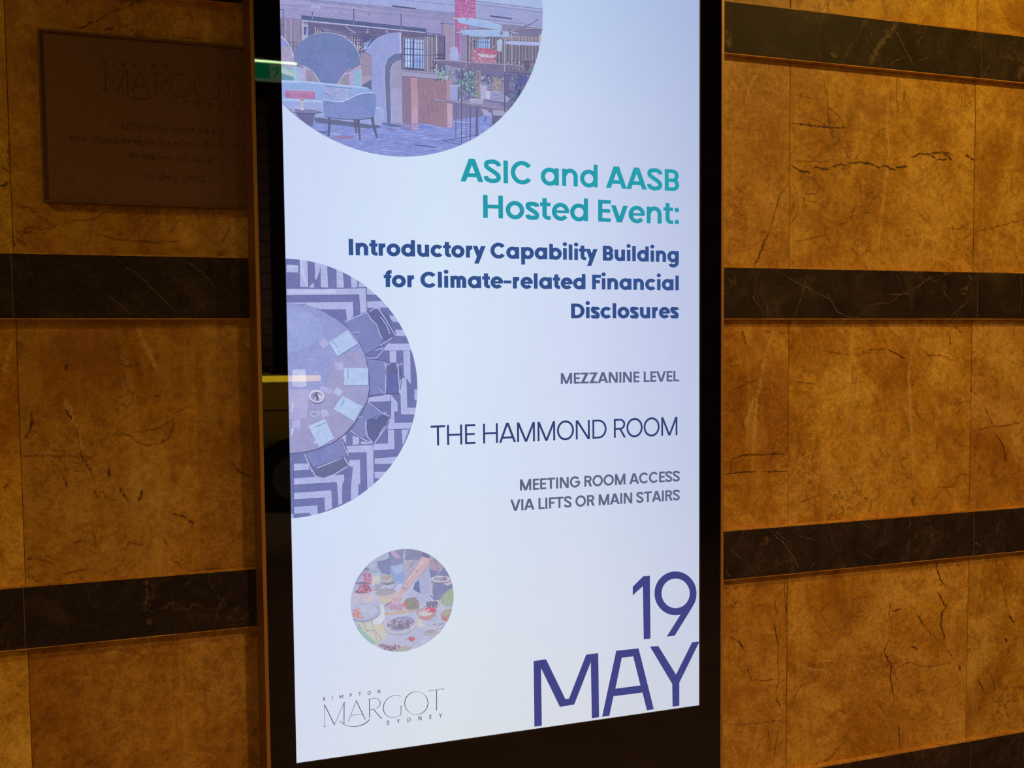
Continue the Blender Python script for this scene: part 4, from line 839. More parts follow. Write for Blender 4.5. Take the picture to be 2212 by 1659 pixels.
# shelf unit, vases, lamps, plants
p.P((116,112,152), (1450,560),(2060,580),(1980,860),(1800,900),(1430,900),(1430,700))
p.P((150,146,184), (1620,660),(1900,660),(1860,800),(1620,790))
for k in range(10): p.Ln((92,88,128), 3, (1640,600+k*14),(1900,606+k*14+random.uniform(-4,4)))
for k in range(46):
    x, y = random.uniform(1650, 2030), random.uniform(585, 690); p.P(random.choice([(84,80,116),(168,166,200),(126,122,160),(96,92,130)]), (x,y),(x+random.uniform(8,24),y+1),(x+14,y+random.uniform(8,20)),(x,y+14))
p.P((104,98,138), (1840,600),(1880,600),(1880,800),(1840,800)); p.P((152,140,144), (1745,612),(1815,640),(1816,738),(1740,730))
for k in range(30): p.E(random.choice([(178,164,150),(122,110,118),(196,184,170)]), random.uniform(1750,1810), random.uniform(640,725), 6, 4, random.uniform(0,90), 7)
p.P((176,176,216), (1720,728),(1800,735),(1880,790),(1860,820),(1700,800))
for k in range(6): p.Ln((112,108,150), 4, (1720,742+k*11),(1830+k*6,750+k*11))
p.P((126,118,160), (1430,850),(1680,870),(1660,930),(1430,960)); p.P((182,176,210), (1650,870),(1700,880),(1740,935),(1680,925)); p.Ln((80,76,110), 6, (1690,930),(1685,960),(1672,975)); p.P((172,166,196), (1740,880),(1850,885),(1835,925),(1742,920)); p.P((104,98,128), (1745,925),(1825,930),(1745,1005))
for k in range(230):
    t = random.random()
    if t < .26: x, y = random.gauss(1350, 34), random.gauss(596, 22)
    elif t < .9: x, y = random.gauss(1545, 58), random.gauss(650, 48)
    else: x, y = random.gauss(1620, 25), random.gauss(745, 25)
    if not (1285 < x < 1690 and 545 < y < 800): continue
    a = random.uniform(0, 6.28); l = random.uniform(12, 42); w = random.uniform(3, 8)
    c = random.choice([(112,160,152),(84,122,112),(150,192,172),(64,88,96),(128,172,140),(170,206,196),(96,140,150),(186,206,220)])
    p.P(c, (x,y),(x+l*.5*cos(a)-w*sin(a), y+l*.5*sin(a)+w*cos(a)),(x+l*cos(a), y+l*sin(a)),(x+l*.5*cos(a)+w*sin(a), y+l*.5*sin(a)-w*cos(a)))
for q in ([(1415,545),(1425,545),(1400,650),(1388,645)], [(1632,560),(1652,560),(1640,790),(1622,790)], [(1612,560),(1624,560),(1622,700),(1608,690)]): p.P((164,140,146), *q); p.Ln((108,90,104), 3, q[0], q[3])
p.P((168,170,222), (1402,690),(1466,686),(1462,812),(1408,812)); p.P((196,198,240), (1402,688),(1466,684),(1466,694),(1402,698)); p.P((186,180,212), (1644,686),(1700,688),(1696,800),(1648,796)); p.P((200,204,236), (1690,728),(1722,730),(1722,792),(1690,790))
for k in range(60): p.Ln(random.choice([(110,104,150),(190,190,226)]), 2.5, (x:=random.uniform(1490,1575), y:=random.uniform(734,830)),(x+random.uniform(-10,10), y+12))
p.P((98,92,132), (1660,520),(1700,520),(1700,530),(1660,530))
p.P((122,112,144), (1275,490),(1330,488),(1600,508),(1900,524),(1985,536),(1996,566),(1975,566),(1968,548),(1860,548),(1830,582),(1600,560),(1460,545),(1310,512)); p.Ln((184,176,206), 4, (1275,489),(1330,487),(1600,507),(1900,523),(1985,534),(1996,560))
p.Ln((96,90,124), 8, (1840,580),(2060,600)); p.P((104,84,120), (2000,482),(2038,484),(2036,540),(2028,570),(2000,565),(1996,520)); p.Ln((176,168,200), 4, (1998,483),(2038,485)); p.E((96,138,122), 2050, 560, 16, 26)
p.P((132,122,156), (1280,800),(1320,795),(1420,806),(1600,828),(1855,868),(1855,890),(1700,872),(1560,850),(1400,828),(1290,812)); p.Ln((190,176,204), 4, (1282,800),(1420,812),(1600,836),(1850,876)); p.P((146,136,176), (1420,806),(1600,800),(1800,830),(1850,866),(1600,832))
p.P((178,172,206), (1556,796),(1590,790),(1672,800),(1662,836),(1562,826)); p.Ln((210,206,232), 4, (1556,796),(1668,806))
for x, a, b in ((1443,155,492),(1490,262,500),(1533,175,540),(1563,270,500),(1838,270,580),(1896,270,530),(1818,195,300)): p.P((186,180,210), (x-4,a),(x+1,a),(x+1,b),(x-4,b)); p.P((104,98,138), (x+1,a),(x+3,a),(x+3,b),(x+1,b))
for x, a, b, w in ((1450,850,1105,5),(1494,545,1150,7),(1532,860,1135,4),(1565,860,1125,7),(1612,860,1090,9),(1624,860,1090,7),(1740,880,1010,6),(1838,580,900,8),(1548,545,800,4),(1905,590,760,4)): p.P((88,80,122), (x-w/2,a),(x+w/2,a),(x+w/2,b),(x-w/2,b)); p.P((164,160,200), (x-w/2-2,a),(x-w/2,a),(x-w/2,b),(x-w/2-2,b))
p.Ln((84,78,118), 5, (1350,1126),(1450,1110),(1610,1085)); p.Ln((84,78,118), 5, (1350,1128),(1430,1145),(1520,1165)); p.Ln((100,94,140), 4, (1430,985),(1560,990)); p.Ln((206,206,236), 3, (1430,978),(1560,983))
for k in range(34):
    a = random.uniform(2.4, 5.6); x, y = 1960+random.uniform(-40, 30), random.uniform(700, 850); l = random.uniform(30, 95); w = random.uniform(4, 8)
    p.P(random.choice([(58,66,100),(74,96,112),(96,126,124),(90,96,150)]), (x,y),(x+l*.5*cos(a)-w*sin(a), y+l*.5*sin(a)+w*cos(a)),(x+l*cos(a), y+l*sin(a)),(x+l*.5*cos(a)+w*sin(a), y+l*.5*sin(a)-w*cos(a)))
p.P((84,90,150), (1925,640),(1965,610),(2020,620),(2000,680),(1950,700))
LMP = (166, 194, 240)
p.P(LMP, (1460,158),(1540,150),(1640,168),(1815,212),(1818,246),(1760,242),(1640,225),(1470,190)); p.Ln((206,214,244), 4, (1460,158),(1540,150),(1640,168),(1815,212)); p.P(LMP, (1492,256),(1520,248),(1800,248),(1872,272),(1872,304),(1800,302),(1570,300),(1545,285),(1500,284)); p.Ln((204,212,244), 4, (1494,252),(1800,248))
p.P((182,192,240), (1838,340),(1870,336),(2120,342),(2116,372),(1900,366),(1850,360)); p.E((120,114,150), 1813, 272, 9, 16); p.E((176,176,210), 1542, 162, 11, 11); p.E((110,106,140), 1542, 162, 6, 6)
for q in (((1420,152),(1480,158)), ((1455,268),(1500,262)), ((1880,262),(1945,276)), ((1820,262),(1900,266))): p.Ln((206,202,226), 7, *q)
for q in (((1872,268),(1940,235),(2020,208),(2068,185),(2105,158)), ((1885,264),(1960,246),(2060,236),(2145,240)), ((1742,398),(1790,340),(1840,305)), ((1556,352),(1590,328),(1640,314),(1690,308))): p.Ln((92,88,116), 11, *q); p.Ln((196,190,206), 4, *[(x, y-3) for x, y in q])
p.P((180,196,226), (1775,330),(1810,318),(1818,340),(1812,420),(1780,412)); p.E((206,190,190), 2122, 315, 10, 36)
p.P((186,124,150), (1566,410),(1610,394),(1700,392),(1782,412),(1778,440),(1760,470),(1776,512),(1570,506),(1580,470)); p.P((190,96,134), (1596,400),(1650,392),(1720,396),(1782,414),(1776,444),(1700,430),(1620,412))
p.P((206,196,210), (1610,430),(1700,442),(1770,452),(1740,470),(1650,462))
for k in range(52): p.E(random.choice([(230,214,224),(160,70,104),(206,150,160),(150,110,130)]), random.uniform(1575,1775), random.uniform(402,500), random.uniform(3,9), random.uniform(2,5), random.uniform(0,90), 7)
p.P((170,174,222), (1404,388),(1425,380),(1462,384),(1470,430),(1476,470),(1466,492),(1410,486),(1396,460),(1404,430)); 
for x in (1418,1436,1452): p.Ln((196,200,240), 4, (x,395),(x+2,480))
# reflection free margin
p.build('picture', 'round picture of a hotel lounge with a sofa and armchair')

# --- table picture (boardroom seen from above)
t = Picture(0.0212, 1.47935, 0.22875, SX0, veil=(146, 164, 214), k=.14)
LT, DK = (184, 190, 236), (112, 116, 172)
t.frame(600, 540, .18079); t.fill(DK)
for q in ([(262,105),(355,118),(365,445),(262,440)], [(440,140),(515,155),(502,250),(462,355),(446,345)], [(512,170),(590,190),(600,450),(515,445)], [(700,220),(778,270),(792,450),(705,450)], [(872,300),(960,380),(950,450),(880,450)], [(105,175),(245,185),(245,270),(105,265)],
          [(105,462),(600,460),(1055,450),(1068,730),(988,760),(970,535),(105,542)], [(105,630),(900,620),(905,790),(830,860),(815,708),(500,708),(340,660),(105,650)], [(970,385),(1050,430),(1050,445),(960,445)], [(1064,445),(1120,480),(1200,540),(1065,535)], [(1065,615),(1265,610),(1320,690),(1070,692)],
          [(1320,780),(1400,790),(1450,862),(1375,857)], [(1405,952),(1500,955),(1540,1030),(1410,1025)], [(1310,1120),(1580,1118),(1610,1200),(1270,1200)], [(1335,1205),(1415,1205),(1415,1345),(1340,1345)], [(1500,1205),(1580,1205),(1590,1610),(1530,1520),(1505,1500)], [(1480,1540),(1535,1510),(1540,1700),(1480,1700)], [(375,440),(430,385),(432,450),(390,450)]): t.P(LT, *q)
for q in ([(262,110),(300,115),(330,330),(362,440),(352,445),(300,340),(268,240)], [(120,480),(690,470),(690,520),(400,520),(120,515)], [(105,190),(240,196),(240,212),(105,205)]): t.P((198,206,246), *q)
for q in (((110,455),(500,462),(1055,452)), ((110,545),(640,540),(970,534),(985,755)), ((1052,455),(1068,735)), ((258,110),(262,440)), ((360,130),(368,440)), ((1065,535),(1200,545)), ((1070,695),(1320,692)), ((110,640),(340,655)), ((955,385),(955,445)), ((908,620),(908,780))): t.Ln((84,86,136), 6, *q)
t.frame(600, 820, .19289)
for q in ([(770,742),(1070,730),(1078,1165),(1000,1235),(990,815),(785,822)], [(800,902),(920,895),(925,1180),(905,1160),(900,1310),(820,1345),(822,1180),(842,980),(800,965)], [(178,1108),(740,1062),(745,1120),(722,1180),(720,1390),(680,1405),(660,1150),(178,1176)], [(180,1268),(600,1240),(608,1440),(525,1475),(520,1322),(180,1342)], [(180,1425),(445,1408),(447,1505),(372,1525),(360,1490),(180,1502)], [(178,940),(345,938),(350,1012),(178,1020)],
          [(1000,205),(1250,165),(1262,170),(1262,240),(1010,248)], [(1270,170),(1340,260),(1342,350),(1300,362),(1306,480),(1510,472),(1490,548),(1222,560),(1270,420)], [(1370,0),(1440,0),(1450,315),(1555,315),(1540,390),(1380,390)], [(1235,565),(1300,562),(1308,780),(1075,792),(1075,720),(1235,715)], [(1085,880),(1345,860),(1290,940),(1085,946)], [(1085,1035),(1215,1030),(1140,1105),(1085,1102)], [(1385,560),(1470,556),(1400,740)], [(838,628),(912,650),(912,722),(840,732)], [(705,630),(762,612),(765,720)], [(1530,110),(1570,110),(1570,235),(1530,225)], [(935,690),(1060,715),(990,722),(930,722)], [(150,1500),(180,1505),(180,1560),(150,1560)]): t.P(LT, *q)
for q in (((785,822),(990,812),(1000,1235)), ((178,1180),(660,1150),(675,1400)), ((180,1345),(520,1322),(525,1470)), ((1072,725),(1078,1160)), ((1222,560),(1480,550)), ((780,740),(1070,728)), ((1080,795),(1308,782)), ((178,1022),(348,1014)), ((176,930),(180,1540)), ((1082,880),(1340,858)), ((1308,482),(1510,474)), ((1378,395),(1540,392))): t.Ln((82,84,136), 5, *q)
def px(pts): return [on_screen(*q) for q in pts]
# chairs
SEAT, BACK = (128, 134, 190), (98, 102, 152)
t.frame(600, 540, .18079)
t.P(BACK, (1080,760),(1130,715),(1200,700),(1330,780),(1405,1010),(1380,1050),(1290,1100),(1220,1000),(1180,890)); t.P(SEAT, (795,862),(1060,745),(1090,790),(1170,900),(1240,1060),(1220,1130),(1040,1238),(960,1080),(860,950))
for q in (((1070,750),(1110,820),(1180,890),(1210,980),(1245,1060)), ((1200,700),(1270,800),(1330,900),(1400,1020)), ((1100,735),(1165,690),(1230,705)), ((1045,1240),(1180,1160),(1290,1100),(1370,1045)), ((1230,800),(1300,900),(1340,1000)), ((1050,1290),(1180,1290),(1330,1110)), ((800,858),(1060,745)), ((1160,1200),(1260,1170))): t.Ln((190,196,238), 11, *q)
for q in (((1075,752),(1190,885)), ((1040,1245),(1220,1140)), ((1245,790),(1385,1010)), ((1060,1270),(1160,1280))): t.Ln((76,80,128), 7, *q)
t.P(SEAT, (1050,1300),(1190,1312),(1310,1335),(1290,1720),(1100,1720),(1090,1450)); t.P(BACK, (1310,1350),(1370,1345),(1440,1375),(1470,1480),(1440,1720),(1290,1720),(1292,1500))
for q in (((1278,1345),(1300,1440),(1285,1720)), ((1420,1350),(1445,1460),(1430,1600),(1460,1720)), ((1280,1380),(1340,1360)), ((1430,1380),(1490,1355))): t.Ln((192,196,236), 11, *q)
for q in (((1050,1298),(1190,1310),(1340,1340)), ((1465,1400),(1480,1560),(1460,1700)), ((1300,1400),(1290,1700))): t.Ln((76,80,128), 7, *q)
t.frame(600, 820, .19289)
t.P(SEAT, (1025,-60),(1215,-60),(1215,90),(1190,150),(1025,178),(1010,100)); t.P((100,106,168), (1215,-60),(1350,-60),(1360,120),(1300,155),(1215,150)); t.Ln((190,194,236), 11, (1210,-50),(1205,150)); t.Ln((190,194,236), 12, (1350,-60),(1370,150)); t.Ln((78,80,126), 8, (1020,182),(1200,158),(1370,158)); t.Ln((190,194,236), 7, (1130,100),(1200,165))
t.P(SEAT, (1002,250),(1160,370),(1080,420),(990,450),(985,520),(1000,640),(940,650),(820,575),(900,430),(970,300)); t.P((92,98,146), (1000,450),(1090,425),(1200,385),(1258,432),(1200,540),(1120,650),(1075,702),(1010,640),(1000,560))
for q in (((1000,245),(1160,370),(1250,410)), ((1258,435),(1190,560),(1085,705)), ((990,450),(982,540),(1005,640),(1060,700)), ((1090,440),(1150,380),(1220,370)), ((820,575),(900,640),(980,680),(1060,712)), ((1200,520),(1140,610))): t.Ln((194,198,238), 11, *q)
for q in (((1010,262),(1160,380)), ((990,470),(1090,430),(1170,370)), ((815,585),(970,690)), ((1240,470),(1160,590))): t.Ln((76,80,126), 6, *q)
t.P(SEAT, (305,835),(500,770),(700,650),(740,740),(772,850),(590,915),(390,985),(340,900)); t.P((104,108,150), (400,1000),(560,950),(740,870),(790,955),(660,1040),(520,1100),(440,1100))
for q in (((700,650),(745,760),(790,850)), ((385,1010),(420,1080),(520,1108),(640,1060),(780,970)), ((430,990),(590,930),(720,872)), ((300,838),(350,950),(385,1030)), ((740,870),(800,960))): t.Ln((196,200,238), 11, *q)
for q in (((310,845),(395,985)), ((400,990),(560,932),(735,862)), ((600,1040),(700,990)), ((705,665),(770,850))): t.Ln((76,80,126), 6, *q)
# round table top
tbl = [(600,655),(620,655.7),(642,657),(663,660),(684,667),(699,674),(727,690),(754,712),(773.6,736),(788,766),(794,793),(796.5,815),(797,842),(793,864),(781,889),(766,912),(743,938),(716,957),(683,970),(654,976),(629,978.5),(600,979)]
t.raw(px([(x+(2 if x > 640 else 0), y+1.5) for x, y in tbl]), (82, 86, 130)); t.raw(px(tbl), (154, 160, 216))
t.raw(px([(600,860),(700,850),(770,820),(797,842),(793,864),(781,889),(766,912),(743,938),(716,957),(683,970),(654,976),(629,978.5),(600,979)]), (164, 160, 206))
t.raw(px([(720,770),(780,757),(796,815),(796.5,842),(760,860),(700,850)]), (164, 162, 206))
t.raw(px([(612,668),(650,664),(690,690),(700,730),(640,760),(615,760)]), (160, 170, 224))
for k in range(26):
    x, y = random.uniform(615, 770), random.uniform(690, 960); t.raw(px([(x,y),(x+25,y-2),(x+28,y),(x+3,y+2)]), random.choice([(150,156,210),(168,172,222)]))
t.raw(px([(600,841),(668,841),(662,903),(600,907)]), (180, 176, 222))
PA = (188, 208, 246)
t.frame(600, 540, .18079)
for q in ([(610,1102),(830,960),(955,1120),(715,1270)], [(790,1410),(1080,1410),(1078,1615),(792,1617)]): t.P((120,124,176), *[(x+6, y+8) for x, y in q]); t.P(PA, *q)
t.P((178,184,234), (485,1097),(555,1055),(612,1118),(540,1182)); t.P((178,186,232), (680,1345),(780,1345),(780,1440),(690,1440)); t.P((202,206,240), (172,1430),(330,1425),(342,1630),(180,1625)); t.P((172,180,230), (630,1285),(680,1310),(670,1316),(632,1296))
t.Ln((110,160,206), 9, (645,1075),(715,1165)); t.Ln((120,176,220), 11, (838,1412),(843,1535)); t.Ln((160,140,150), 6, (238,1500),(262,1500)); t.Ln((160,140,150), 6, (238,1527),(265,1527)); t.P((140,144,190), (230,1630),(290,1632),(285,1642),(235,1642))
t.frame(600, 820, .19289)
for q in ([(625,330),(720,180),(948,300),(860,468)], [(342,520),(530,438),(632,660),(465,755)]): t.P((120,124,176), *[(x+6, y+8) for x, y in q]); t.P(PA, *q)
t.P((190,198,240), (615,150),(660,82),(732,128),(690,192)); t.P((178,182,232), (465,100),(500,68),(560,90),(620,120),(590,160),(540,150)); t.P((188,190,234), (480,345),(540,328),(577,390),(500,430)); t.P((182,182,226), (350,400),(375,345),(460,345),(480,400),(400,425)); t.E((150,148,196), 408, 385, 28, 14, 0, 14)
t.P((184,186,234), (165,460),(250,442),(250,545),(165,532)); t.P((200,200,238), (150,0),(315,0),(315,75),(230,90),(170,70)); t.P((188,206,242), (150,545),(182,548),(170,600),(150,640)); t.P((196,200,238), (150,260),(175,245),(185,290),(160,370),(145,370))
t.Ln((108,168,214), 10, (745,225),(708,298)); t.Ln((110,128,184), 8, (425,530),(538,480)); t.P((194,202,240), (400,690),(440,685),(440,720),(400,710))
t.E((84,86,128), 438, 192, 92, 78, 8); t.E((214,208,236), 436, 186, 90, 74, 8); t.E((150,146,190), 436, 190, 66, 52, 8); t.P((96,94,130), (400,200),(425,140),(455,140),(470,200),(440,240)); t.P((214,210,238), (440,150),(505,190),(470,240)); 
for k in range(12): t.Ln(random.choice([(110,106,150),(206,202,234)]), 6, (x:=random.uniform(395,480), y:=random.uniform(180,215)),(x+5, y+28))
t.build('picture', 'half round picture of a boardroom table seen from above')

# --- food picture
f_ = Picture(0.21735, 1.08504, 0.0953, step=3.4e-6, veil=(190, 190, 208), k=.30)
f_.frame(740, 1170, .15072); f_.fill((186, 190, 224)); Pp, Ee, Ll = f_.P, f_.E, f_.Ln
Pp((168,176,216), (100,60),(700,60),(700,500),(100,700)); Pp((174,184,218), (400,250),(560,170),(660,130),(660,240),(490,278),(470,400),(300,400)); Pp((118,126,176), (490,280),(560,262),(660,235),(655,140),(700,130),(690,480),(560,450),(510,380)); Ll((206,210,236), 8, (490,272),(600,258),(650,228),(655,150))
Pp((126,130,178), (680,100),(880,90),(880,320),(690,345)); Pp((186,156,196), (690,145),(740,120),(800,200),(860,250),(780,240),(710,200)); Pp((138,164,220), (680,350),(880,310),(905,600),(750,612),(690,480)); Pp((160,184,232), (700,360),(860,325),(880,420),(760,480)); Pp((150,172,222), (690,560),(890,590),(880,640),(720,650)); Pp((176,168,194), (865,210),(1105,245),(1090,340),(960,540),(905,560),(890,400)); Pp((158,150,180), (960,300),(1060,270),(1040,320),(950,400)); Pp((124,128,168), (890,70),(1090,85),(1180,130),(1160,230),(1080,258),(900,262)); Ll((196,196,226), 7, (885,140),(870,240),(900,300))
Pp((172,176,216), (1090,540),(1130,440),(1235,350),(1250,580),(1275,740),(1120,765)); Pp((86,102,160), (1030,600),(1090,540),(1115,745),(1010,685)); Pp((112,118,168), (1240,390),(1300,300),(1460,340),(1580,560),(1600,800),(1560,920),(1300,830),(1270,560)); Pp((164,148,166), (1235,190),(1310,220),(1440,350),(1410,420),(1270,405),(1230,330)); Pp((140,124,148), (1300,250),(1340,270),(1400,400),(1350,400))
for k in range(16): Ll(random.choice([(188,164,176),(126,112,140)]), 5, (x:=random.uniform(1250,1380), y:=random.uniform(230,320)),(x+20, y+80))
Ll((190,176,190), 12, (1430,360),(1350,490)); Pp((158,178,142), (1410,800),(1480,720),(1600,640),(1590,900),(1500,930),(1420,890)); Pp((140,158,150), (1380,820),(1440,760),(1440,880),(1400,890)); Ll((190,190,214), 9, (1300,580),(1290,660),(1260,740))
Pp((178,186,226), (1010,690),(1120,760),(1280,820),(1180,870),(1000,840),(900,760)); Pp((190,196,232), (560,640),(850,600),(980,700),(900,800),(560,780))
for k in range(40): Ll(random.choice([(110,116,160),(210,214,240),(140,146,188)]), 4, (x:=random.uniform(900,1250), y:=random.uniform(700,860)),(x+random.uniform(-12,22), y+random.uniform(-6,10)))
Pp((150,150,180), (120,400),(330,360),(400,420),(300,460),(180,600),(120,620)); Ll((84,84,110), 10, (320,390),(350,375),(385,390),(340,410)); Ll((190,150,180), 9, (300,450),(420,400),(480,370)); Pp((182,106,146), (285,465),(350,445),(415,455),(418,590),(300,592)); Ll((226,196,216), 8, (290,480),(305,590)); Ll((226,196,216), 8, (350,450),(352,520),(415,525)); Pp((206,130,140), (320,560),(415,560),(415,592),(320,592)); Pp((120,110,150), (180,590),(300,570),(410,600),(410,612),(180,606))
Pp((196,202,214), (410,430),(540,430),(538,600),(425,612)); Pp((168,190,226), (410,425),(540,425),(540,490),(412,490)); Pp((206,204,196), (416,500),(536,500),(534,600),(428,608)); Ee((150,168,196), 475, 432, 66, 14)
Pp((190,170,150), (550,480),(640,470),(710,490),(680,530),(560,530)); Ll((110,92,92), 5, (545,530),(640,515),(690,495)); Pp((122,128,142), (550,560),(640,575),(755,535),(748,590),(690,615),(640,628),(585,612)); Ee((176,170,184), 655, 558, 100, 28, -8)
for k in range(22): Ee(random.choice([(212,206,214),(140,134,150),(226,218,226)]), random.uniform(580,735), random.uniform(540,578), 11, 6, random.uniform(-40,40), 8)
Pp((198,186,212), (168,715),(300,740),(430,690),(450,760),(440,840),(428,872),(168,882)); Pp((208,192,204), (300,780),(438,760),(430,868),(290,872)); Ee((128,102,120), 300, 705, 124, 36, -6); Pp((164,90,126), (215,700),(250,630),(310,598),(385,628),(418,672),(400,705),(300,735))
for k in range(46): Ee(random.choice([(190,104,138),(140,66,100),(214,150,176),(206,120,150)]), random.uniform(215,410), random.uniform(620,715), 13, 9, random.uniform(0,90), 8)
for q in (((420,660),(500,620),(560,590)), ((440,690),(520,640),(600,600)), ((450,700),(560,660))): Ll((110,92,96), 8, *q)
for k in range(30): Ll(random.choice([(206,196,206),(126,116,136)]), 5, (x:=random.uniform(430,600), y:=random.uniform(620,720)),(x+random.uniform(10,40), y-random.uniform(0,16)))
Pp((206,184,178), (470,730),(560,760),(700,765),(775,720),(760,780),(720,840),(690,868),(560,868),(510,820)); Pp((216,190,160), (530,830),(700,820),(690,868),(560,868)); Ee((160,158,168), 620, 720, 150, 48, -6)
for k in range(36): Ll(random.choice([(120,116,132),(206,200,206),(142,148,128)]), 5, (x:=random.uniform(500,750), y:=random.uniform(680,755)),(x+random.uniform(-16,30), y+random.uniform(-10,10)))
Ll((104,110,120), 8, (760,620),(700,690)); Ll((104,110,120), 6, (600,640),(640,690))
# board with salad
Pp((196,186,214), (590,900),(760,850),(1090,860),(1060,985),(600,1010)); Pp((206,170,128), (592,1022),(830,1000),(1050,968),(1050,990),(820,1030),(600,1055)); Pp((178,150,182), (640,905),(720,880),(850,900),(860,960),(700,985))
for k in range(70): Ll(random.choice([(140,70,110),(210,150,186),(226,206,226),(110,60,90)]), 6, (x:=random.uniform(600,860), y:=random.uniform(870,985)),(x+random.uniform(-22,26), y+random.uniform(-14,14)))
Pp((134,128,126), (880,850),(960,800),(1040,800),(1100,880),(1090,950),(1000,975),(910,970))
for k in range(60): Ll(random.choice([(110,98,100),(152,150,128),(90,84,90),(176,160,150)]), 6, (x:=random.uniform(890,1095), y:=random.uniform(790,965)),(x+random.uniform(-16,16), y+random.uniform(-18,18)))
Ee((206,112,96), 890, 905, 36, 30); Ee((190,146,96), 820, 965, 20, 18); Ll((120,60,70), 9, (600,920),(700,860)); Ll((230,150,120), 6, (860,900),(930,912))
# arm and hand
Pp((206,172,184), (1135,208),(1250,240),(1235,300),(1190,380),(1080,510),(960,625),(900,700),(850,800),(835,870),(815,885),(800,830),(770,880),(735,885),(715,895),(690,835),(745,765),(850,665),(890,570),(960,480),(1010,410)); Ll((150,120,150), 6, (1240,300),(1190,385),(1080,515),(960,630),(905,700)); Ll((170,136,160), 5, (1130,215),(1010,410),(890,570),(850,665)); Pp((222,190,196), (1130,260),(1170,280),(1050,420),(930,560),(915,560),(1020,420)); Ee((176,142,160), 1060, 425, 14, 22, 20)
Ll((70,64,96), 9, (835,668),(860,660),(890,668),(905,685)); 
for q in (((800,800),(770,870)), ((770,790),(735,860)), ((830,800),(810,870))): Ll((150,112,130), 6, *q)
Pp((96,100,150), (1150,120),(1262,175),(1240,240),(1135,208))
# right plate, cup, bowls
Ee((120,118,150), 1405, 545, 142, 52); Ee((206,206,226), 1403, 533, 140, 48); Ee((172,170,196), 1403, 535, 112, 34); Pp((134,112,138), (1400,520),(1450,495),(1500,525),(1480,555),(1420,550))
for k in range(26): Ee(random.choice([(206,202,214),(130,120,140),(160,156,176)]), random.uniform(1310,1500), random.uniform(515,560), 10, 6, 0, 7)
Pp((206,176,190), (1440,600),(1555,560),(1560,600),(1500,630)); Ll((88,90,130), 12, (1250,760),(1290,800),(1350,860)); Pp((100,104,140), (1200,860),(1330,840),(1400,880),(1350,960),(1330,940),(1200,935))
for k in range(30): Ll(random.choice([(214,216,232),(90,92,124)]), 5, (x:=random.uniform(1170,1350), y:=random.uniform(845,960)),(x+random.uniform(-8,8), y+24))
for q in (((1375,870),(1350,980)), ((1385,880),(1450,975)), ((1330,840),(1400,850),(1425,900))): Ll((206,200,196), 16, *q)
Pp((188,136,140), (1052,970),(1150,960),(1345,970),(1330,1060),(1240,1120),(1170,1130),(1100,1095)); Ee((198,150,160), 1200, 1005, 146, 62, -4); Ee((206,202,206), 1185, 1020, 105, 40, -6); Pp((206,84,108), (1190,945),(1280,930),(1340,960),(1330,1010),(1240,1010),(1200,985)); Ee((236,220,226), 1228, 975, 16, 10)
Pp((176,138,136), (1400,1035),(1450,980),(1560,960),(1560,1060),(1490,1150),(1420,1110)); Pp((200,110,112), (1410,1080),(1500,1090),(1480,1140),(1430,1120)); Ee((170,170,140), 1490, 1020, 60, 36, -20)
# left plate, cup, cloth
Pp((206,206,190), (190,1150),(420,1130),(560,1190),(650,1280),(600,1400),(480,1480),(320,1350)); Pp((216,200,160), (440,1190),(640,1180),(640,1300),(520,1240)); Pp((148,190,180), (170,1200),(260,1240),(400,1370),(480,1440),(430,1480),(280,1380)); Pp((176,200,196), (200,1160),(320,1260),(260,1280))
for q in (((290,1150),(340,1260),(370,1275)), ((240,1170),(250,1250)), ((410,1110),(460,1280),(490,1410)), ((330,1275),(450,1270),(520,1320),(545,1380)), ((560,1380),(480,1480))): Ll((150,126,120), 7, *q)
Pp((216,224,234), (530,900),(588,900),(600,1000),(605,1110),(560,1160),(490,1192),(430,1182),(420,1110),(500,1020)); Ll((176,186,204), 6, (600,1110),(560,1162),(490,1194),(432,1184)); Ee((140,146,180), 325, 1020, 220, 128, -10); Ee((170,178,214), 325, 1003, 220, 124, -10); Ee((186,192,222), 320, 995, 190, 100, -10)
Pp((206,142,142), (140,1000),(180,960),(250,950),(240,1010),(230,1060),(300,1070),(290,1095),(190,1095),(150,1060)); 
for k in range(20): Ee(random.choice([(226,150,140),(190,110,120),(232,190,180)]), random.uniform(150,270), random.uniform(970,1085), 14, 9, random.uniform(0,90), 8)
# big bowl in front
Ee((150,150,190), 825, 1205, 232, 128, -8); Ee((196,196,216), 825, 1190, 228, 132, -8); Ee((150,150,196), 828, 1170, 205, 100, -10); Pp((122,112,146), (640,1190),(720,1110),(900,1130),(1020,1130),(980,1200),(860,1260),(720,1240))
for k in range(90): Pp(random.choice([(86,76,102),(216,200,214),(120,96,130),(196,170,190),(230,222,232)]), (x:=random.uniform(645,1010), y:=random.uniform(1115,1235)-(0)),(x+random.uniform(10,28), y+random.uniform(-16,8)),(x+random.uniform(6,24), y+random.uniform(8,22)))
Pp((206,204,196), (1050,1080),(1110,1100),(1190,1230),(1120,1220),(1060,1200)); Ee((178,172,186), 1280, 1300, 130, 44, -10); Ee((160,154,170), 1250, 1280, 90, 24, -10)
for k in range(24): Ll(random.choice([(206,206,224),(140,132,150)]), 8, (x:=random.uniform(1200,1440), y:=random.uniform(1170,1290)),(x+50, y-14))
for k in range(26): Ee((140,144,180), random.uniform(640,1350), random.uniform(1290,1460), 7, 4, 0, 6)
Pp((204,86,98), (935,1385),(965,1352),(1000,1352),(1020,1372),(1060,1385),(1022,1400),(1005,1424),(970,1424)); Ee((230,120,126), 985, 1375, 14, 10); Ll((120,84,90), 7, (920,1398),(960,1380))
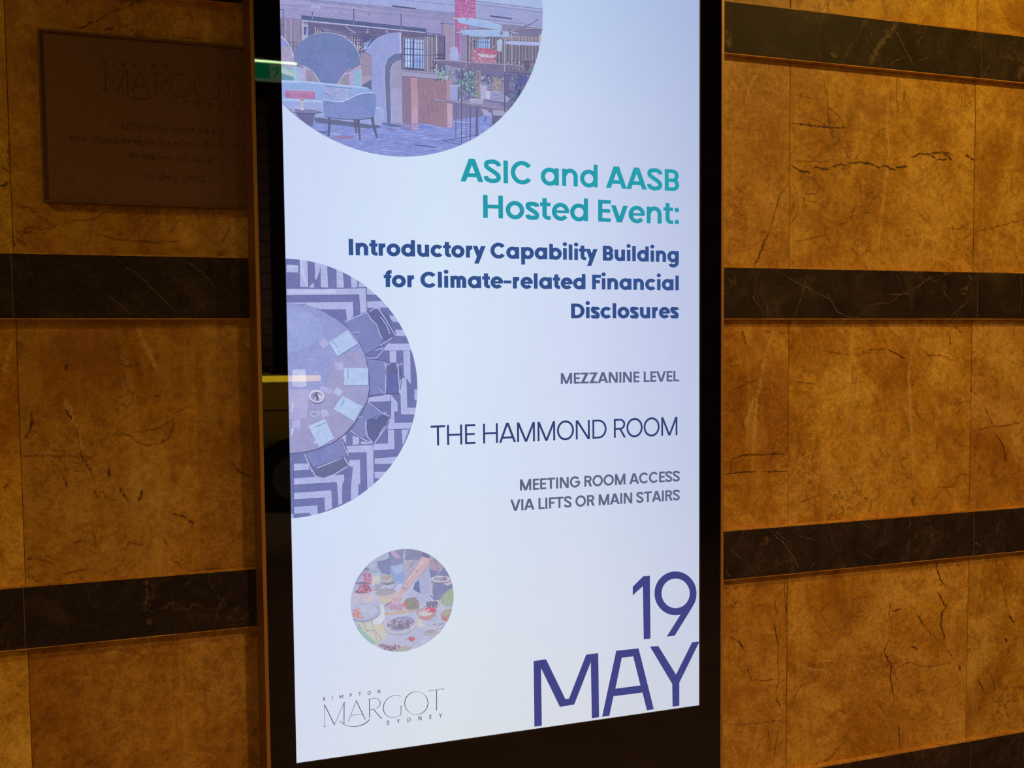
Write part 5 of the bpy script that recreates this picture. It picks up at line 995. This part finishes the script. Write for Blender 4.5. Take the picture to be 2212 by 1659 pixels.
Pp((150,122,150), (500,1480),(560,1450),(620,1470),(680,1490),(860,1500),(880,1550),(820,1600),(620,1580)); 
for k in range(26): Ee(random.choice([(166,110,120),(120,92,120),(206,186,196)]), random.uniform(520,860), random.uniform(1470,1560), 20, 12, random.uniform(0,90), 8)
Ll((206,214,226), 10, (470,1490),(560,1400)); Pp((176,170,170), (700,1560),(900,1480),(1000,1500),(900,1600)); 
f_.build('picture', 'round picture of hands reaching over plates of food')


# cover glass over the panel and its border
tpart('glass_pane', boxes([(BX0+.0003, BX1-.0003, YS-.0058, YS-.0028, 0.021, BZ1-.0005)]), M_GLASS, 'clear reflective cover glass')

# ------------------------------------------------------------------ bronze plaque, partly behind the totem
PX0, PX1, PZ0, PZ1 = -0.3668, 0.0366, 1.7993, 2.0846
plq = empty('plaque', ((PX0+PX1)/2, 0, PZ0))
tag(plq, 'dark bronze plaque with raised lettering on the marble, half hidden behind the display', 'plaque')
pinv = -plq.location
def ppart(name, me, mat, label=None):
    o = obj(name, me, mat, plq); o.location = pinv
    if label: o['label'] = label
    return o
PY = -.0085
ppart('plate', bev_box(PX0+.002, PX1-.002, PY, -.0006, PZ0+.002, PZ1-.002, .0005, 1), M_BRONZE)
rw, rd = .0042, -.0130
M_RIM = mat_plain('bronze_rim', (0.20, 0.095, 0.035), 0.5, 0.35, 0.1)
for a in ((PX0, PX1, rd, -.0006, PZ0, PZ0+rw), (PX0, PX1, rd, -.0006, PZ1-rw, PZ1), (PX0, PX0+rw, rd, -.0006, PZ0+rw, PZ1-rw), (PX1-rw, PX1, rd, -.0006, PZ0+rw, PZ1-rw)):
    ppart('rim', bev_box(*a, .0008, 1), M_RIM)
DP = D_WALL+PY
M_LETTER = mat_plain('bronze_letters', (0.30, 0.155, 0.10), 0.5, 0.35, 0.1)
def plaque_line(txt, pl, pr, cap, xs, w=.125):
    x0, za = on_wall(*pl, DP); x1, zb = on_wall(*pr, DP); t = on_wall(pl[0], pl[1]-cap, DP)[1]-za; z = (za+zb)/2
    q, tr = layout(txt, w, (x1-x0)/t, xs, st='I')
    for wq in [list(k) for k in WORDS]: ppart('word', quads_mesh(wq, lambda a, b: (x0+a*t, PY-.0016, z+b*t), .0018), M_LETTER)
plaque_line('Officially opened by', (259.9, 277.9), (482.2, 290.5), 15.6, .74)
plaque_line('the Honourable Dominic Perrotte', (150.4, 302.3), (530.4, 325.8), 15.4, .74)
plaque_line('Premier of NSW', (280.7, 341.3), (460.5, 351.8), 15.0, .74)
plaque_line('11 May 2022', (311.8, 386.5), (440, 392.4), 15.0, .74)
A0 = on_screen(LF[0]+152*LF[2], LF[1]+733*LF[2]); A1 = on_screen(LF[0]+2054*LF[2], LF[1]+130*LF[2])
B0 = on_wall(226.3, 197.9, DP); B1 = on_wall(508.2, 172.5, DP)
kx = (B1[0]-B0[0])/(A1[0]-A0[0]); 
def pl_logo(x, y):
    X, Z = on_screen(LF[0]+x*LF[2], LF[1]+y*LF[2]); return (B0[0]+(X-A0[0])*kx, PY-.0018, B0[1]+(Z-A0[1])*kx)
ppart('logo', quads_mesh([q[::-1] for q in LQ], pl_logo, .002), M_LETTER, 'raised hotel wordmark on the plaque')

# ------------------------------------------------------------------ what the display glass reflects: exit sign, taxi, stone pier
def refl(px, py, L):
    d = ray(px, py); return Vector((d.x*L, YS-(L-1.5), CAM_H+d.z*L))
Lx = 6.5
er = refl(641, 137, Lx); el = refl(505, 137, Lx); eb = refl(600, 174, Lx).z; et = refl(600, 137, Lx).z
M_SG = mat_emit('exit_green', (0.004, 0.55, 0.17), EXG, 0.04); M_SW = mat_emit('exit_pale', (0.40, 0.62, 0.32), EXG, 0.04); M_SE = mat_emit('exit_edge', (0.72, 1.0, 0.50), EXE, 0.15, 30)
ex = empty('exit_sign', ((er.x+el.x)/2, er.y, eb)); tag(ex, 'green running figure exit sign mirrored in the top left of the display glass', 'exit sign')
def epart(n, me, m, lb=None):
    o = obj(n, me, m, ex); o.location = -ex.location
    if lb: o['label'] = lb
    return o
ym = er.y; xs_ = refl(583, 150, Lx).x
epart('sign_body', boxes([(el.x, er.x, ym-.03, ym-.004, eb, et)]), M_HOUSE)
epart('sign_face', boxes([(el.x+.002, xs_, ym-.004, ym, eb+.004, et-.004)]), M_SG, 'green half of the sign')
epart('sign_face', boxes([(xs_, er.x-.002, ym-.004, ym, eb+.004, et-.004)]), M_SW, 'pale half of the sign')
epart('edge_strip', boxes([(el.x, er.x, ym-.03, ym+.004, et-.004, et+.012)]), M_SE, 'glowing upper edge')
epart('edge_strip', boxes([(el.x, er.x, ym-.03, ym+.004, eb-.009, eb+.004)]), M_SW, 'pale lower edge')
hx = (xs_+refl(612, 150, Lx).x)/2; hh = et-eb
def fp(pts): return [(hx+a*hh, eb+b*hh) for a, b in pts]
fm = []
for pts in ([(-.04,.78),(.06,.78),(.06,.90),(-.04,.90)], [(-.16,.70),(.14,.74),(.14,.66),(-.16,.62)], [(-.06,.74),(.08,.74),(.12,.40),(-.02,.40)], [(-.16,.70),(-.30,.50),(-.22,.48),(-.10,.62)], [(.12,.72),(.30,.60),(.34,.66),(.16,.78)], [(-.02,.42),(.10,.42),(-.10,.10),(-.22,.10)], [(.04,.42),(.14,.42),(.34,.24),(.24,.20)], [(.24,.24),(.34,.26),(.44,.08),(.36,.06)]): fm.append(fp(pts))
epart('running_figure', quads_mesh(fm, lambda a, b: (a, ym+.0012, b)), M_SG, 'green running figure')
epart('hanger', boxes([(el.x+.06, el.x+.068, ym-.02, ym-.012, et, 4.6), (er.x-.068, er.x-.06, ym-.02, ym-.012, et, 4.6)]), M_HOUSE)

# made-up glowing strip on posts, added to mirror as a bright yellow line
S0, S1 = refl(693, 810, 7.6), refl(693, 823, 7.6)
ls = empty('added_glow_strip', (S0.x-1.7, S0.y, 0)); tag(ls, 'added glowing strip making the bright yellow line mirrored at the left of the display glass', 'added glow strip')
def lpart(n, me, m):
    o = obj(n, me, m, ls); o.location = -ls.location
lpart('tube', boxes([(S0.x-3.4, S0.x, S0.y-.02, S0.y, S1.z, S0.z)]), mat_emit('added_yellow_glow', (0.75, 0.50, 0.02), 11, 0.1, 6))
lpart('post', boxes([(S0.x-.06, S0.x-.01, S0.y-.05, S0.y-.02, 0, S1.z+.02)])  , M_HOUSE); lpart('post', boxes([(S0.x-3.39, S0.x-3.34, S0.y-.05, S0.y-.02, 0, S1.z+.02)]), M_HOUSE)

# yellow car standing outside, one flank towards the display
L8 = 8.0; yf = YS-(L8-1.5)
M_YEL = mat_plain('yellow_paint', (0.62, 0.40, 0.015), 0.35, 0, 0.03); M_WIN = mat_plain('car_glass', (0.01, 0.01, 0.012), 0.1); M_TYRE = mat_plain('tyre_rubber', (0.012, 0.012, 0.012), 0.8); M_ALLOY = mat_plain('alloy', (0.45, 0.45, 0.45), 0.35, 0.8)
belt = refl(600, 812, L8).z; beltb = refl(600, 826, L8).z
nose = .98
car = empty('car', (nose-2.2, yf-.88, 0)); tag(car, 'yellow car standing outside, its flank mirrored low at the left of the display glass', 'car')
def cpart(n, me, m, lb=None, parent=None):
    o = obj(n, me, m, parent or car)
    if parent is None: o.location = -car.location
    if lb: o['label'] = lb
    return o
WX = (nose-.82, nose-3.62); WR_ = .335
low = [(nose-.03, .30), (nose, .42), (nose-.02, .70), (nose-.10, .92), (nose-.42, belt-.10), (nose-.62, beltb), (nose-4.25, beltb), (nose-4.42, .95), (nose-4.45, .42), (nose-4.38, .26)]
def archpts(cx): return [(cx+.40*cos(radians(a)), .32+.40*sin(radians(a))) for a in range(190, -11, -20)]
outl = low+[(WX[1]-.42, .24)]+archpts(WX[1])+[(WX[1]+.42, .22), (WX[0]-.42, .22)]+archpts(WX[0])+[(WX[0]+.42, .26)]
cpart('body', prism([(x, z) for x, z in outl], yf-1.72, yf-.02), M_YEL)
cpart('shoulder', prism([(nose-.54, beltb), (nose-.52, belt), (nose-4.2, belt), (nose-4.24, beltb)], yf-.11, yf-.0), M_YEL, 'bright shoulder line')
cab = [(nose-1.0, belt-.01), (nose-1.62, belt+.46), (nose-3.5, belt+.48), (nose-4.1, belt-.01)]
cpart('side_glass', prism(cab, yf-1.60, yf-.13), M_WIN)
cpart('roof', prism([(nose-1.58, belt+.45), (nose-1.75, belt+.52), (nose-3.4, belt+.54), (nose-3.55, belt+.46)], yf-1.58, yf-.15), M_YEL)
cpart('sill', boxes([(WX[1]+.42, WX[0]-.40, yf-.03, yf+.005, refl(600, 1036, L8).z, refl(600, 1022, L8).z)]), M_ALLOY, 'pale sill strip')
cpart('door_seam', boxes([(nose-1.55, nose-1.54, yf-.021, yf-.018, .3, beltb), (nose-2.6, nose-2.59, yf-.021, yf-.018, .3, beltb), (nose-4.0, nose-.5, yf-.0205, yf-.017, refl(600, 888, L8).z, refl(600, 888, L8).z+.012)]), M_TYRE)
for wx in WX:
    for ys in (yf-.24, yf-1.70):
        w = cpart('wheel', prism(ell(wx, WR_, WR_, WR_, 32), ys, ys+.2), M_TYRE)
        cpart('rim', prism(ell(wx, WR_, .21, .21, 24), ys-.004, ys+.204), M_ALLOY, None, w)
cpart('headlamp', boxes([(nose-.16, nose-.005, yf-.45, yf-.05, .68, .82)]), M_ALLOY)

# stone pier across the street
pr = empty('stone_pier', (-.38, YS-10.66, 0)); tag(pr, 'tall stone pier in level courses, mirrored faintly above the yellow car', 'pier')
M_ST = mat_plain('pink_stone', (0.42, 0.27, 0.22), 0.8, 0, 0.15, 8); M_ST2 = mat_plain('red_stone', (0.20, 0.08, 0.07), 0.8, 0, 0.15, 8)
def rpart(n, me, m):
    o = obj(n, me, m, pr); o.location = -pr.location; return o
rpart('pier_core', boxes([(-.72, -.02, YS-11.1, YS-10.53, 0, 5.2)]), M_HOUSE)
z = 0.0
while z < 5.0:
    rpart('stone_block', bev_box(-.20, -.03, YS-10.56, YS-10.50, z+.012, z+.208, .006, 1), M_ST)
    rpart('stone_block', bev_box(-.70, -.21, YS-10.58, YS-10.50, z+.012, z+.208, .006, 1), M_ST2); z += .218
bpy.context.view_layer.update()
